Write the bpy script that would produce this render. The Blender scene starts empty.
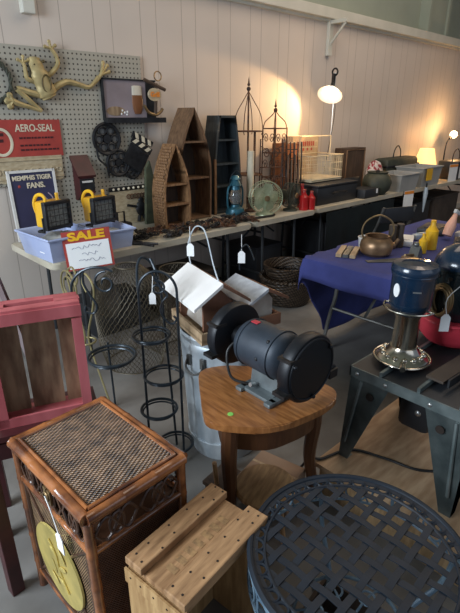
import bpy, bmesh, math, random
from mathutils import Vector, Matrix, Euler
random.seed(7)
S = bpy.context.scene
C = S.collection
PI = math.pi
R = math.radians

# ------------------------------------------------------------ materials
def nt(name):
    m = bpy.data.materials.new(name); m.use_nodes = True
    n = m.node_tree.nodes; l = m.node_tree.links
    return m, n, l, n['Principled BSDF']

def mat(name, c1, rough=.5, metal=0, c2=None, scale=8, stretch=(1, 1, 1), bump=0, detail=4, lo=.35, hi=.65, coat=0, alpha=1, trans=0, bscale=None):
    m, n, l, b = nt(name)
    b.inputs['Roughness'].default_value = rough
    b.inputs['Metallic'].default_value = metal
    b.inputs['Coat Weight'].default_value = coat
    b.inputs['Alpha'].default_value = alpha
    b.inputs['Transmission Weight'].default_value = trans
    tc = n.new('ShaderNodeTexCoord'); mp = n.new('ShaderNodeMapping'); mp.inputs['Scale'].default_value = stretch
    l.new(tc.outputs['Object'], mp.inputs['Vector'])
    no = n.new('ShaderNodeTexNoise'); no.inputs['Scale'].default_value = scale; no.inputs['Detail'].default_value = detail
    l.new(mp.outputs[0], no.inputs['Vector'])
    cr = n.new('ShaderNodeValToRGB')
    cr.color_ramp.elements[0].position = lo; cr.color_ramp.elements[1].position = hi
    c2 = c2 or tuple(v * .8 for v in c1)
    cr.color_ramp.elements[0].color = (*c2, 1); cr.color_ramp.elements[1].color = (*c1, 1)
    l.new(no.outputs['Fac'], cr.inputs['Fac']); l.new(cr.outputs[0], b.inputs['Base Color'])
    if bump:
        bp = n.new('ShaderNodeBump'); bp.inputs['Strength'].default_value = bump; bp.inputs['Distance'].default_value = .01
        if bscale:
            n2 = n.new('ShaderNodeTexNoise'); n2.inputs['Scale'].default_value = bscale; l.new(mp.outputs[0], n2.inputs['Vector'])
            l.new(n2.outputs['Fac'], bp.inputs['Height'])
        else: l.new(no.outputs['Fac'], bp.inputs['Height'])
        l.new(bp.outputs[0], b.inputs['Normal'])
    return m

def emis(name, col, s):
    m, n, l, b = nt(name)
    b.inputs['Base Color'].default_value = (*col, 1); b.inputs['Emission Color'].default_value = (*col, 1); b.inputs['Emission Strength'].default_value = s
    return m

def mathn(n, l, op, a, bb=None):
    x = n.new('ShaderNodeMath'); x.operation = op
    for i, v in enumerate((a, bb)):
        if v is None: continue
        if isinstance(v, (int, float)): x.inputs[i].default_value = v
        else: l.new(v, x.inputs[i])
    return x.outputs[0]

def pegmat():
    m, n, l, b = nt('perforated_board')
    tc = n.new('ShaderNodeTexCoord'); sp = n.new('ShaderNodeSeparateXYZ'); l.new(tc.outputs['Object'], sp.inputs[0])
    p = .034
    d = []
    for k in ('X', 'Z'):
        f = mathn(n, l, 'FRACT', mathn(n, l, 'DIVIDE', sp.outputs[k], p))
        e = mathn(n, l, 'SUBTRACT', f, .5); d.append(mathn(n, l, 'MULTIPLY', e, e))
    r = mathn(n, l, 'SQRT', mathn(n, l, 'ADD', d[0], d[1]))
    hole = mathn(n, l, 'LESS_THAN', r, .2)
    mx = n.new('ShaderNodeMix'); mx.data_type = 'RGBA'; l.new(hole, mx.inputs[0])
    mx.inputs[6].default_value = (.39, .365, .30, 1); mx.inputs[7].default_value = (.07, .06, .05, 1)
    l.new(mx.outputs[2], b.inputs['Base Color']); b.inputs['Roughness'].default_value = .8
    return m

def panelmat():
    m, n, l, b = nt('grooved_panel')
    tc = n.new('ShaderNodeTexCoord'); sp = n.new('ShaderNodeSeparateXYZ'); l.new(tc.outputs['Object'], sp.inputs[0])
    gs = []
    for per, off in ((.41, .0), (.41, .15)):
        f = mathn(n, l, 'FRACT', mathn(n, l, 'DIVIDE', mathn(n, l, 'ADD', sp.outputs['X'], off + 20), per))
        gs.append(mathn(n, l, 'LESS_THAN', f, .006 / per))
    g = mathn(n, l, 'MAXIMUM', gs[0], gs[1])
    no = n.new('ShaderNodeTexNoise'); no.inputs['Scale'].default_value = 2; l.new(tc.outputs['Object'], no.inputs['Vector'])
    cr = n.new('ShaderNodeValToRGB'); cr.color_ramp.elements[0].color = (.56, .49, .425, 1); cr.color_ramp.elements[1].color = (.66, .575, .50, 1)
    l.new(no.outputs['Fac'], cr.inputs[0])
    mx = n.new('ShaderNodeMix'); mx.data_type = 'RGBA'; l.new(g, mx.inputs[0]); l.new(cr.outputs[0], mx.inputs[6])
    mx.inputs[7].default_value = (.40, .34, .29, 1)
    l.new(mx.outputs[2], b.inputs['Base Color']); b.inputs['Roughness'].default_value = .6
    bp = n.new('ShaderNodeBump'); bp.inputs['Strength'].default_value = .6; bp.inputs['Distance'].default_value = .005; bp.invert = True
    l.new(g, bp.inputs['Height']); l.new(bp.outputs[0], b.inputs['Normal'])
    return m

def wickermat(name, ca, cb, per, twill=True, rough=.45, planes=('X', 'Y')):
    """woven cane: diagonal over-under pattern in the object's own coordinates"""
    m, n, l, b = nt(name)
    tc = n.new('ShaderNodeTexCoord'); sp = n.new('ShaderNodeSeparateXYZ'); l.new(tc.outputs['Object'], sp.inputs[0])
    u = mathn(n, l, 'DIVIDE', sp.outputs[planes[0]], per); v = mathn(n, l, 'DIVIDE', sp.outputs[planes[1]], per)
    su = mathn(n, l, 'SINE', mathn(n, l, 'MULTIPLY', u, 2 * PI)); sv = mathn(n, l, 'SINE', mathn(n, l, 'MULTIPLY', mathn(n, l, 'ADD', v, mathn(n, l, 'MULTIPLY', u, .5 if twill else 0)), 2 * PI))
    h = mathn(n, l, 'MULTIPLY', su, sv)
    no = n.new('ShaderNodeTexNoise'); no.inputs['Scale'].default_value = 25; l.new(tc.outputs['Object'], no.inputs['Vector'])
    f = mathn(n, l, 'ADD', mathn(n, l, 'MULTIPLY', h, .45), no.outputs['Fac'])
    cr = n.new('ShaderNodeValToRGB'); cr.color_ramp.elements[0].position = .3; cr.color_ramp.elements[1].position = .75
    cr.color_ramp.elements[0].color = (*ca, 1); cr.color_ramp.elements[1].color = (*cb, 1)
    l.new(f, cr.inputs[0]); l.new(cr.outputs[0], b.inputs['Base Color']); b.inputs['Roughness'].default_value = rough
    bp = n.new('ShaderNodeBump'); bp.inputs['Strength'].default_value = .8; bp.inputs['Distance'].default_value = .004
    l.new(h, bp.inputs['Height']); l.new(bp.outputs[0], b.inputs['Normal'])
    return m

M = {}
M['floor'] = mat('concrete', (.20, .19, .175), .55, 0, (.12, .11, .10), 3, bump=.05, detail=8)
M['panel'] = panelmat()
M['peg'] = pegmat()
M['upper'] = mat('upper_wall_paint', (.33, .36, .29), .8, 0, (.28, .31, .25), 1.5)
M['beam'] = mat('cream_beam_paint', (.62, .60, .52), .6, 0, (.55, .54, .46), 4)
M['gold'] = mat('aged_gold', (.50, .39, .18), .5, .3, (.33, .26, .12), 18)
M['golddark'] = mat('dark_gold_line', (.10, .07, .02), .6)
M['black'] = mat('black_iron', (.025, .027, .03), .45, .3, (.012, .012, .014), 20)
M['wire'] = mat('black_enamel_wire', (.03, .04, .05), .3, .4)
M['rust'] = mat('rusty_iron', (.16, .07, .035), .75, .3, (.045, .03, .025), 30)
M['darkiron'] = mat('dark_oiled_iron', (.05, .045, .045), .5, .6, (.02, .02, .02), 30)
M['redpaint'] = mat('red_tin_paint', (.42, .055, .04), .5, 0, (.33, .045, .035), 9)
M['cream'] = mat('cream_paint', (.72, .64, .48), .6)
M['navy'] = mat('navy_print', (.035, .035, .085), .5)
M['darkred'] = mat('dark_red_paint', (.065, .012, .013), .45, 0, (.04, .008, .009), 12)
M['white'] = mat('white_plastic', (.72, .71, .68), .5)
M['paper'] = mat('white_card', (.85, .85, .83), .8, c2=(.8, .8, .79))
M['orange'] = mat('orange_print', (.85, .28, .03), .6)
M['yellow'] = mat('yellow_plastic', (.85, .50, .02), .35, c2=(.75, .40, .015))
M['ink'] = mat('blue_ink', (.12, .13, .25), .8)
M['pink'] = mat('faded_red_stain', (.56, .15, .16), .5, 0, (.34, .07, .075), 7, (1, 1, .3), bump=.15)
M['brownboard'] = mat('brown_fibreboard', (.34, .24, .14), .75, 0, (.15, .09, .05), 6, (4, 1, 1))
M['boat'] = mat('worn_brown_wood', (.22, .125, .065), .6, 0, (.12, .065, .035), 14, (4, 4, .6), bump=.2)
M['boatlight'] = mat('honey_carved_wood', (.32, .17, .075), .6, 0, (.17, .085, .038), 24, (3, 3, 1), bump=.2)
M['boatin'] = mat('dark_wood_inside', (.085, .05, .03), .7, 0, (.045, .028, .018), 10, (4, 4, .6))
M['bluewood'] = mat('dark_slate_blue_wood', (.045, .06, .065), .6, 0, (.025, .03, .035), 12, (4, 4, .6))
M['greenwood'] = mat('mossy_green_paint', (.10, .11, .06), .7, 0, (.05, .06, .04), 14)
M['lantern'] = mat('blue_lantern_paint', (.03, .14, .20), .35, .3, (.015, .07, .10), 18)
M['glass'] = mat('clear_glass', (.9, .93, .93), .05, 0, trans=.9)
M['fangreen'] = mat('pale_green_metal', (.42, .44, .30), .4, .3, (.22, .26, .15), 10)
M['redglass'] = mat('red_glass', (.50, .02, .02), .2, 0, (.35, .015, .015))
M['crateorange'] = mat('orange_stained_wood', (.42, .15, .045), .55, 0, (.25, .08, .03), 10, (1, 1, 8))
M['wirecream'] = mat('cream_wire', (.72, .62, .42), .5)
M['binblue'] = mat('milky_blue_plastic', (.52, .59, .80), .25, 0, (.38, .46, .72), 3, alpha=.88)
M['binclear'] = mat('milky_clear_plastic', (.45, .45, .43), .3, 0, (.36, .37, .36), 4, alpha=.9)
M['table'] = mat('off_white_table_plastic', (.55, .50, .40), .55, 0, (.42, .38, .29), 4)
M['leg'] = mat('grey_table_leg', (.06, .065, .07), .4, .5)
M['cloth'] = mat('royal_blue_cloth', (.042, .052, .21), .85, 0, (.03, .037, .155), 6, bump=.1)
M['copper'] = mat('worn_copper', (.40, .25, .14), .38, .7, (.20, .12, .065), 9)
M['enamel'] = mat('dark_blue_enamel', (.006, .024, .055), .25, 0, (.004, .014, .032), 6, coat=.6)
M['enamel2'] = mat('black_green_enamel', (.012, .03, .035), .22, .2, (.01, .02, .025), 6, coat=.5)
M['chrome'] = mat('tarnished_chrome', (.72, .68, .58), .2, 1, (.5, .44, .35), 7)
M['brass'] = mat('dull_brass', (.33, .23, .11), .4, .7, (.16, .10, .05), 14)
M['redplastic'] = mat('bright_red_plastic', (.60, .045, .07), .4)
M['stand'] = mat('black_green_stand_paint', (.20, .235, .23), .36, .3, (.09, .115, .115), 9, bump=.05)
M['bolt'] = mat('zinc_bolt', (.6, .6, .58), .35, .9)
M['ply'] = mat('plywood', (.52, .35, .21), .65, 0, (.36, .22, .12), 5, (1.5, 7, 1.5), bump=.08)
M['pallet'] = mat('pale_rough_pine', (.50, .33, .17), .7, 0, (.30, .19, .09), 6, (2, 9, 2), bump=.2)
M['oak'] = mat('golden_oak', (.40, .165, .052), .32, 0, (.23, .085, .025), 9, (9, 1.1, 2), coat=.25, bump=.05)
M['oakdark'] = mat('dark_oak_leg', (.13, .052, .02), .4, 0, (.09, .035, .015), 9, (5, 5, 1))
M['grindblue'] = mat('grey_blue_motor_paint', (.042, .056, .075), .5, .2, (.024, .033, .046), 12, bump=.05)
M['grindgrey'] = mat('grey_cast_iron', (.20, .23, .235), .45, .4, (.12, .14, .145), 12)
M['guard'] = mat('black_guard_paint', (.008, .010, .014), .45, .2, (.008, .009, .012), 14)
M['galv'] = mat('galvanised_steel', (.66, .72, .76), .45, .25, (.42, .49, .54), 14, (1, 1, .35), bump=.05)
M['roofwhite'] = mat('white_bird_feeder_roof', (.86, .83, .79), .6, 0, (.76, .73, .70), 6)
M['greyroof'] = mat('pale_grey_weathered_roof', (.62, .65, .69), .6, 0, (.42, .44, .48), 20)
M['birdwood'] = mat('brown_birdhouse_wood', (.26, .12, .07), .7, 0, (.15, .07, .04), 9)
M['birdwhite'] = mat('weathered_white_wood', (.60, .56, .50), .7, 0, (.40, .34, .28), 9, bump=.1)
M['tan'] = mat('pale_tan_wood', (.50, .36, .22), .65, 0, (.34, .23, .13), 8, (1, 4, 1))
M['bamboo'] = mat('burnt_bamboo', (.36, .13, .042), .2, 0, (.12, .04, .017), 7, (1.5, 1.5, 1.5), coat=.5, lo=.4, hi=.6)
M['bamboodark'] = mat('dark_bamboo', (.09, .04, .02), .35, 0, (.05, .02, .01), 10, coat=.3)
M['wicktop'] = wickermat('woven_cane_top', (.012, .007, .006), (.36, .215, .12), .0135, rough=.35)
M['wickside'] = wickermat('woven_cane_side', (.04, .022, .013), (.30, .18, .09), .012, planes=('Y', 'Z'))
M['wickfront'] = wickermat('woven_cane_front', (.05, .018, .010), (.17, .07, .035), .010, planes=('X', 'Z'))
M['basket'] = wickermat('brown_basket_weave', (.018, .012, .008), (.075, .05, .032), .03, planes=('X', 'Z'))
M['medal'] = mat('tarnished_gold_disc', (.80, .63, .20), .36, .5, (.56, .45, .14), 12, bump=.1)
M['pine'] = mat('old_pine_crate', (.50, .29, .14), .65, 0, (.22, .115, .05), 7, (1.4, 9, 1.4), bump=.15, lo=.3, hi=.7)
M['pineside'] = mat('yellow_pine_side', (.54, .34, .15), .6, 0, (.34, .19, .075), 6, (8, 8, 1), bump=.1)
M['stencil'] = mat('faded_stencil_ink', (.22, .13, .06), .8, 0, (.42, .25, .11), 60)
M['nail'] = mat('nail_hole', (.02, .012, .008), .9)
M['lattice'] = mat('blue_black_lattice_paint', (.005, .012, .023), .6, 0, (.003, .008, .016), 16)
M['latticeside'] = mat('chipped_blue_grey_paint', (.17, .25, .31), .45, .1, (.08, .13, .18), 16)
M['stool'] = mat('small_stool_wood', (.58, .35, .17), .5, 0, (.36, .20, .09), 7, (2, 10, 2))
M['card'] = mat('cardboard', (.36, .235, .15), .85, 0, (.27, .17, .11), 5)
M['cord'] = mat('black_rubber_cord', (.012, .012, .012), .5)
M['green'] = mat('green_sticker', (.25, .65, .12), .6)
M['darkcloth'] = mat('dark_teal_cloth', (.018, .03, .035), .9, 0, (.012, .018, .022), 4)
M['darkbox'] = mat('black_box_plastic', (.022, .024, .028), .5, 0, (.014, .015, .018), 6)
M['brownbox'] = mat('dark_brown_box', (.075, .055, .04), .7, 0, (.045, .032, .024), 6)
M['mauve'] = mat('mauve_picture_print', (.30, .25, .27), .6, 0, (.22, .18, .19), 4)
M['beer'] = mat('amber_beer', (.22, .085, .03), .4)
M['foam'] = mat('beer_foam', (.72, .66, .54), .8)
M['lamp'] = emis('lit_bulb', (1, .72, .42), 26)
M['bulb2'] = emis('lit_lamp_bulb', (1, .72, .38), 12)
M['alu'] = mat('lamp_aluminium', (.75, .72, .66), .3, .8)
M['glow'] = emis('lit_cream_shade', (1, .62, .22), 1.6)
M['mesh'] = mat('galvanised_chicken_wire', (.10, .08, .05), .5, .4)
M['goldwire'] = mat('pale_gold_wire', (.42, .36, .18), .35, .6)
M['worklight'] = mat('work_light_lens', (.34, .36, .33), .15, .1, (.16, .18, .17), 60)
M['pile'] = mat('red_white_fabric', (.70, .62, .58), .85, 0, (.35, .04, .06), 16, lo=.45, hi=.5)
M['potgreen'] = mat('dark_green_pot', (.055, .06, .04), .6, 0, (.03, .035, .025), 10)
M['peach'] = mat('peach_plastic', (.85, .45, .32), .4)
M['grey'] = mat('grey_metal', (.22, .22, .21), .4, .7, (.14, .14, .13), 12)
M['amber'] = mat('amber_badge', (.42, .26, .09), .5)
M['strip'] = mat('yellowed_tin', (.50, .42, .28), .6, 0, (.36, .28, .17), 20, (1, 1, 3))
M['purpleprint'] = mat('pale_purple_print', (.35, .27, .33), .6)

# ------------------------------------------------------------ mesh helpers
def nb(): return bmesh.new()
def T(x=0, y=0, z=0, rx=0, ry=0, rz=0, s=None):
    m = Matrix.Translation((x, y, z)) @ Euler((R(rx), R(ry), R(rz))).to_matrix().to_4x4()
    if s: m = m @ Matrix.Diagonal((*s, 1))
    return m
def box(bm, c, s, m=None, bev=0):
    t = bmesh.new(); bmesh.ops.create_cube(t, size=1)
    for v in t.verts: v.co = Vector((v.co.x * s[0], v.co.y * s[1], v.co.z * s[2]))
    if bev: bmesh.ops.bevel(t, geom=t.edges[:], offset=bev, segments=2, affect='EDGES', profile=.5)
    for v in t.verts:
        v.co += Vector(c)
        if m: v.co = m @ v.co
    join(bm, t); return bm
def join(bm, t):
    me = bpy.data.meshes.new('t'); t.to_mesh(me); t.free(); bm.from_mesh(me); bpy.data.meshes.remove(me)
def lathe(bm, prof, seg=24, m=None):
    rings = []
    for r, z in prof:
        if r < 1e-5: vs = [bm.verts.new((0, 0, z))]
        else: vs = [bm.verts.new((r * math.cos(2 * PI * k / seg), r * math.sin(2 * PI * k / seg), z)) for k in range(seg)]
        rings.append(vs)
    for a, b in zip(rings, rings[1:]):
        for k in range(seg):
            k2 = (k + 1) % seg
            if len(a) == 1 and len(b) == 1: continue
            if len(a) == 1: bm.faces.new((a[0], b[k2], b[k]))
            elif len(b) == 1: bm.faces.new((a[k], a[k2], b[0]))
            else: bm.faces.new((a[k], a[k2], b[k2], b[k]))
    if m:
        for rr in rings:
            for v in rr: v.co = m @ v.co
    return bm
def tube(bm, pts, r, seg=8, closed=False, m=None, cap=True):
    P = [Vector(p) for p in pts]; n = len(P)
    rr = r if isinstance(r, (list, tuple)) else [r] * n
    up = None; rings = []
    for i in range(n):
        a = P[(i - 1) % n] if (i > 0 or closed) else P[i]; b = P[(i + 1) % n] if (i < n - 1 or closed) else P[i]
        t = (b - a).normalized()
        if up is None: up = Vector((0, 0, 1)) if abs(t.z) < .9 else Vector((1, 0, 0))
        s = t.cross(up).normalized(); up = s.cross(t).normalized()
        rings.append([bm.verts.new(P[i] + rr[i] * (math.cos(2 * PI * k / seg) * s + math.sin(2 * PI * k / seg) * up)) for k in range(seg)])
    pairs = list(zip(rings, rings[1:]))
    if closed: pairs.append((rings[-1], rings[0]))
    for a, b in pairs:
        for k in range(seg): bm.faces.new((a[k], a[(k + 1) % seg], b[(k + 1) % seg], b[k]))
    if cap and not closed: bm.faces.new(rings[0][::-1]); bm.faces.new(rings[-1])
    if m:
        for g in rings:
            for v in g: v.co = m @ v.co
    return bm
def cyl(bm, a, b, r, seg=12, r2=None): return tube(bm, [a, b], [r, r if r2 is None else r2], seg)
def circ(c, r, n=24, ax='z', a0=0, a1=2 * PI, end=False):
    out = []
    for k in range(n + (1 if end else 0)):
        t = a0 + (a1 - a0) * k / n; u, v = r * math.cos(t), r * math.sin(t)
        out.append({'z': (c[0] + u, c[1] + v, c[2]), 'y': (c[0] + u, c[1], c[2] + v), 'x': (c[0], c[1] + u, c[2] + v)}[ax])
    return out
def spline(pts, n=6):
    P = [Vector(p) for p in pts]; out = []
    for i in range(len(P) - 1):
        p0 = P[max(i - 1, 0)]; p1 = P[i]; p2 = P[i + 1]; p3 = P[min(i + 2, len(P) - 1)]
        for k in range(n):
            t = k / n
            out.append(.5 * ((2 * p1) + (p2 - p0) * t + (2 * p0 - 5 * p1 + 4 * p2 - p3) * t * t + (3 * p1 - p0 - 3 * p2 + p3) * t ** 3))
    out.append(P[-1]); return out
def prism(bm, poly, a, b, ax='y', m=None):
    """poly: 2-D outline; extruded from a to b along the axis"""
    f = {'y': lambda p, t: (p[0], t, p[1]), 'z': lambda p, t: (p[0], p[1], t), 'x': lambda p, t: (t, p[0], p[1])}[ax]
    A = [bm.verts.new(f(p, a)) for p in poly]; B = [bm.verts.new(f(p, b)) for p in poly]
    n = len(poly)
    bm.faces.new(A); bm.faces.new(B[::-1])
    for k in range(n): bm.faces.new((A[k], B[k], B[(k + 1) % n], A[(k + 1) % n]))
    if m:
        for v in A + B: v.co = m @ v.co
    return bm
def ball(bm, c, r, s=(1, 1, 1), m=None, seg=16):
    t = bmesh.new(); bmesh.ops.create_uvsphere(t, u_segments=seg, v_segments=max(6, seg // 2), radius=r)
    for v in t.verts:
        v.co = Vector((v.co.x * s[0], v.co.y * s[1], v.co.z * s[2])) 
        if m: v.co = m @ v.co
        v.co += Vector(c)
    join(bm, t); return bm
def obj(name, bm, m, parent=None, smooth=True, loc=None, rz=0, label=None):
    bmesh.ops.recalc_face_normals(bm, faces=bm.faces[:])
    me = bpy.data.meshes.new(name); bm.to_mesh(me); bm.free()
    me.materials.append(M[m] if isinstance(m, str) else m)
    if smooth:
        me.shade_smooth()
        try: me.set_sharp_from_angle(angle=R(35))
        except Exception: pass
    o = bpy.data.objects.new(name, me); C.objects.link(o)
    if parent: o.parent = parent
    if loc: o.location = loc
    if rz: o.rotation_euler = (0, 0, R(rz))
    if label: o['label'] = label
    return o
def tag(o, label, cat, group=None):
    o['label'] = label; o['category'] = cat
    if group: o['group'] = group
    return o
def thing(name, label, cat, loc=(0, 0, 0), rz=0, group=None, rot=None):
    o = bpy.data.objects.new(name, None); C.objects.link(o); o.empty_display_size = .05
    o.location = loc; o.rotation_euler = rot if rot else (0, 0, R(rz))
    return tag(o, label, cat, group)
def struct(name, bm, m, smooth=False):
    o = obj(name, bm, m, None, smooth); o['kind'] = 'structure'; return o
def dup(o, parent=None):
    c = o.copy(); C.objects.link(c)
    if parent: c.parent = parent
    for ch in list(o.children): dup(ch, c)
    return c
def text(name, s, size, m, parent, loc, rot=(90, 0, 0), ext=.001, sx=1, bold=0):
    cu = bpy.data.curves.new('t', 'FONT'); cu.body = s; cu.size = size; cu.extrude = ext; cu.align_x = 'CENTER'; cu.align_y = 'CENTER'; cu.offset = bold
    t = bpy.data.objects.new('t', cu); C.objects.link(t); bpy.context.view_layer.update()
    me = bpy.data.meshes.new_from_object(t.evaluated_get(bpy.context.evaluated_depsgraph_get()))
    bpy.data.objects.remove(t); bpy.data.curves.remove(cu)
    me.name = name; me.materials.clear(); me.materials.append(M[m])
    o = bpy.data.objects.new(name, me); C.objects.link(o); o.parent = parent
    o.location = loc; o.rotation_euler = tuple(R(a) for a in rot); o.scale = (sx, 1, 1)
    return o

# ------------------------------------------------------------ the camera
CAMH = 1.6; PITCH = R(22); AZ = R(46.9); FPX = 470.0
cd = bpy.data.cameras.new('camera'); cam = bpy.data.objects.new('camera', cd); C.objects.link(cam)
cam.location = (0, 0, CAMH); cam.rotation_euler = (PI / 2 - PITCH, 0, AZ - PI / 2)
cd.sensor_fit = 'VERTICAL'; cd.sensor_height = 24; cd.lens = 24 * FPX / 613; cd.clip_start = .02
S.camera = cam

# a point on the wall plane y = Y seen through pixel (px, py) of the photograph: used to lay out the flat things that hang on the wall
_f = Vector((math.cos(AZ) * math.cos(PITCH), math.sin(AZ) * math.cos(PITCH), -math.sin(PITCH)))
_r = Vector((math.sin(AZ), -math.cos(AZ), 0)); _u = _r.cross(_f)
def ray(px, py): return _f + _r * ((px - 230) / FPX) + _u * ((306.5 - py) / FPX)
def W(px, py, Y=3.58):
    d = ray(px, py); t = Y / d.y; return (d.x * t, CAMH + d.z * t)
def Z(px, py, z):
    d = ray(px, py); t = (z - CAMH) / d.z; return (d.x * t, d.y * t)

# ------------------------------------------------------------ setting
WY = 3.6
struct('floor', box(nb(), (5.5, .3, -.05), (17, 7.4, .1)), 'floor')
struct('wall_back', box(nb(), (5.5, WY + .06, 1.3), (17, .12, 2.6)), 'panel')
b = nb(); box(b, (5.5, WY + .13, 3.4), (17, .12, 1.6)); struct('wall_back_upper', b, 'upper')
b = nb(); box(b, (5.5, WY - .0, 2.63), (17, .16, .1), bev=.006); box(b, (5.5, WY - .005, 2.57), (17, .05, .03)); struct('trim_1', b, 'beam')
b = nb(); box(b, (7.3, WY + .02, 3.4), (.5, .13, 1.5)); box(b, (7.02, WY, 3.4), (.06, .15, 1.5)); box(b, (7.58, WY, 3.4), (.06, .15, 1.5)); struct('trim_2', b, 'upper')
struct('baseboard_back', box(nb(), (5.5, WY - .01, .05), (17, .02, .1)), 'beam')
struct('wall_right', box(nb(), (14, .3, 2.1), (.1, 7.4, 4.2)), 'panel')
struct('ceiling', box(nb(), (5.5, .3, 4.25), (17, 7.4, .1)), 'upper')

# bracket under the beam
t = thing('shelf_bracket', 'white triangular bracket fixed to the wall under the long cream beam', 'bracket', (4.86, WY, 2.24))
obj('wall_plate', box(nb(), (0, -.02, .17), (.07, .04, .36), bev=.004), 'beam', t, False)
obj('arm', box(nb(), (0, -.13, .315), (.05, .22, .035)), 'beam', t, False)
obj('brace', tube(nb(), [(0, -.03, .10), (0, -.22, .30)], .014, 6), 'beam', t)

t = thing('wall_fixture', 'small white fixture box high on the wall above the pegboard', 'wall fixture', (W(25, 4, WY)[0], WY, W(25, 4, WY)[1]))
obj('fixture_box', box(nb(), (0, -.03, 0), (.09, .06, .12), bev=.008), 'beam', t, False); obj('mounting_arm', box(nb(), (0, -.015, .10), (.04, .03, .12)), 'beam', t, False)

# ------------------------------------------------------------ pegboard and what hangs on it
b = nb(); prism(b, [(.5, 1.14), (1.28, 1.14), (1.28, .80), (2.36, .80), (2.36, 2.045), (.5, 2.045)], 3.575, 3.599)
o = obj('pegboard', b, 'peg', None, False); tag(o, 'beige perforated pegboard covering the left end of the panelled wall', 'pegboard')

# frog
def wp(pts, y): return [(W(px, py)[0], y, W(px, py)[1]) for px, py in pts]
t = thing('frog_wall_sculpture', 'gold metal leaping frog sculpture hanging on the pegboard', 'wall decoration', (1.52, 3.57, 1.8))
def rel(pts, y=0): return [(p[0] - 1.52, y, p[2] - 1.8) for p in wp(pts, 0)]
b = nb()
bx = rel([(33, 59), (41, 84), (46, 99)])
tube(b, spline(rel([(32, 57), (33, 63), (37, 74), (42, 86), (46, 95), (48, 99)], -.03), 4), [.010] + [.036] * 3 + [.048] * 4 + [.062] * 5 + [.068] * 4 + [.055] * 2 + [.035, .015], 12)
for v in b.verts: v.co.y = -.03 + (v.co.y + .03) * .55
obj('body', b, 'gold', t)
def limb(name, pts, r, toes=None, y=-.02):
    b = nb(); P = spline(rel(pts, y), 5); n = len(P)
    tube(b, P, [r[0] + (r[1] - r[0]) * i / (n - 1) for i in range(n)], 8)
    if toes:
        for a in toes:
            q = rel([pts[-1], a], y); tube(b, [q[0], q[1]], [r[1] * .8, r[1] * .7], 6); ball(b, q[1], r[1] * 1.1, (1, .6, 1), seg=8)
    return obj(name, b, 'gold', t)
limb('front_leg', [(46, 76), (52, 71), (56, 64), (54, 56), (49, 49)], (.018, .012), [(43, 47), (47, 42), (53, 46)])
limb('front_leg', [(34, 82), (26, 79), (24, 73), (23, 67), (21, 63)], (.018, .011), [(16, 60), (21, 57), (27, 60)])
limb('hind_leg', [(42, 96), (30, 93), (16, 89), (22, 95), (32, 104), (40, 111)], (.024, .013))
limb('hind_foot', [(40, 111), (28, 107), (18, 104), (11, 101)], (.010, .022), [(8, 96), (6, 101), (9, 106)])
limb('hind_leg', [(48, 93), (56, 86), (66, 82), (78, 85), (88, 87), (96, 77)], (.026, .012))
limb('hind_foot', [(88, 87), (94, 82), (99, 75)], (.011, .014), [(101, 63), (105, 66), (107, 72)])
b = nb()
ov = [(42.5 + 4.2 * math.cos(a) + 1.0 * math.sin(a), 84 + 8.5 * math.sin(a)) for a in [2 * PI * k / 20 for k in range(20)]]
tube(b, rel(ov, -.060), .0065, 6, True); obj('back_ring', b, 'golddark', t)
b = nb(); 
for p in rel([(31, 65), (40, 62)], -.045): ball(b, p, .011, seg=8)
obj('eyes', b, 'golddark', t)

# leafy dark ornament at the left border of the picture
t = thing('metal_wreath', 'dark grey green metal wreath of leaves left of the gold frog', 'wreath', (1.18, 3.56, 1.82))
obj('hoop', tube(nb(), circ((0, 0, 0), .13, 28, 'y'), .012, 8, True), 'black', t)
b = nb()
for k in range(26):
    a = k * 2 * PI / 26; L = .05 + .03 * random.random()
    m_ = T(0, -.01, 0, 0, -math.degrees(a), 0)
    ball(b, (m_ @ Vector((.13, 0, 0))), L * .5, (1, .15, .35), T(0, 0, 0, 0, -math.degrees(a) + random.choice((-60, 60)), 0), 8)
obj('leaves', b, 'potgreen', t)

# tin sign
t = thing('tin_sign', 'red tin sign with cream AERO-SEAL lettering and a hose clamp picture', 'sign', (1.3, 3.566, 1.455))
obj('sign_panel', box(nb(), (0, 0, 0), (.64, .008, .25), bev=.002), 'redpaint', t, False)
text('title_lettering', 'AERO-SEAL', .068, 'cream', t, (.13, -.0055, .068), bold=.001, sx=.82)
b = nb(); tube(b, [(x * .07 - .115, -.008, z * .085 - .02) for x, _, z in circ((0, 0, 0), 1, 26, 'y')], .011, 6, True)
for v in b.verts: v.co.y = -.006 + (v.co.y + .008) * .3
obj('hose_clamp_picture', b, 'cream', t)
b = nb()
for z, x0, x1 in ((.005, .01, .24), (-.045, .01, .22), (-.075, .01, .29)):
    x = x0
    while x < x1:
        w = random.uniform(.01, .028); box(b, (x + w / 2, -.005, z), (w, .002, .012)); x += w + .007
obj('small_print', b, 'darkred', t, False)
b = nb(); box(b, (-.125, -.005, .03), (.06, .002, .02)); box(b, (-.125, -.005, -.01), (.05, .002, .02)); obj('maker_mark', b, 'darkred', t, False)

# yellowed tin strip below
t = thing('tin_valance', 'yellowed embossed tin strip with scalloped edge under the red tin sign', 'metal strip', (1.3, 3.566, 1.25))
P = [(-.3, .085), (.3, .085), (.3, -.07)]
for k in range(24): P.append((.3 - .6 * (k + .5) / 24, -.085 - .01 * (k % 2)))
P.append((-.3, -.07))
obj('strip_panel', prism(nb(), P, -.005, .004), 'strip', t, False)
b = nb()
for k in range(12): tube(b, circ((-.27 + k * .049, -.008, -.015), .018, 12, 'y'), .004, 5, True)
tube(b, [(-.3, -.008, .06), (.3, -.008, .06)], .004, 5); tube(b, [(-.3, -.008, -.065), (.3, -.008, -.065)], .004, 5)
obj('embossing', b, 'strip', t)

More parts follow.
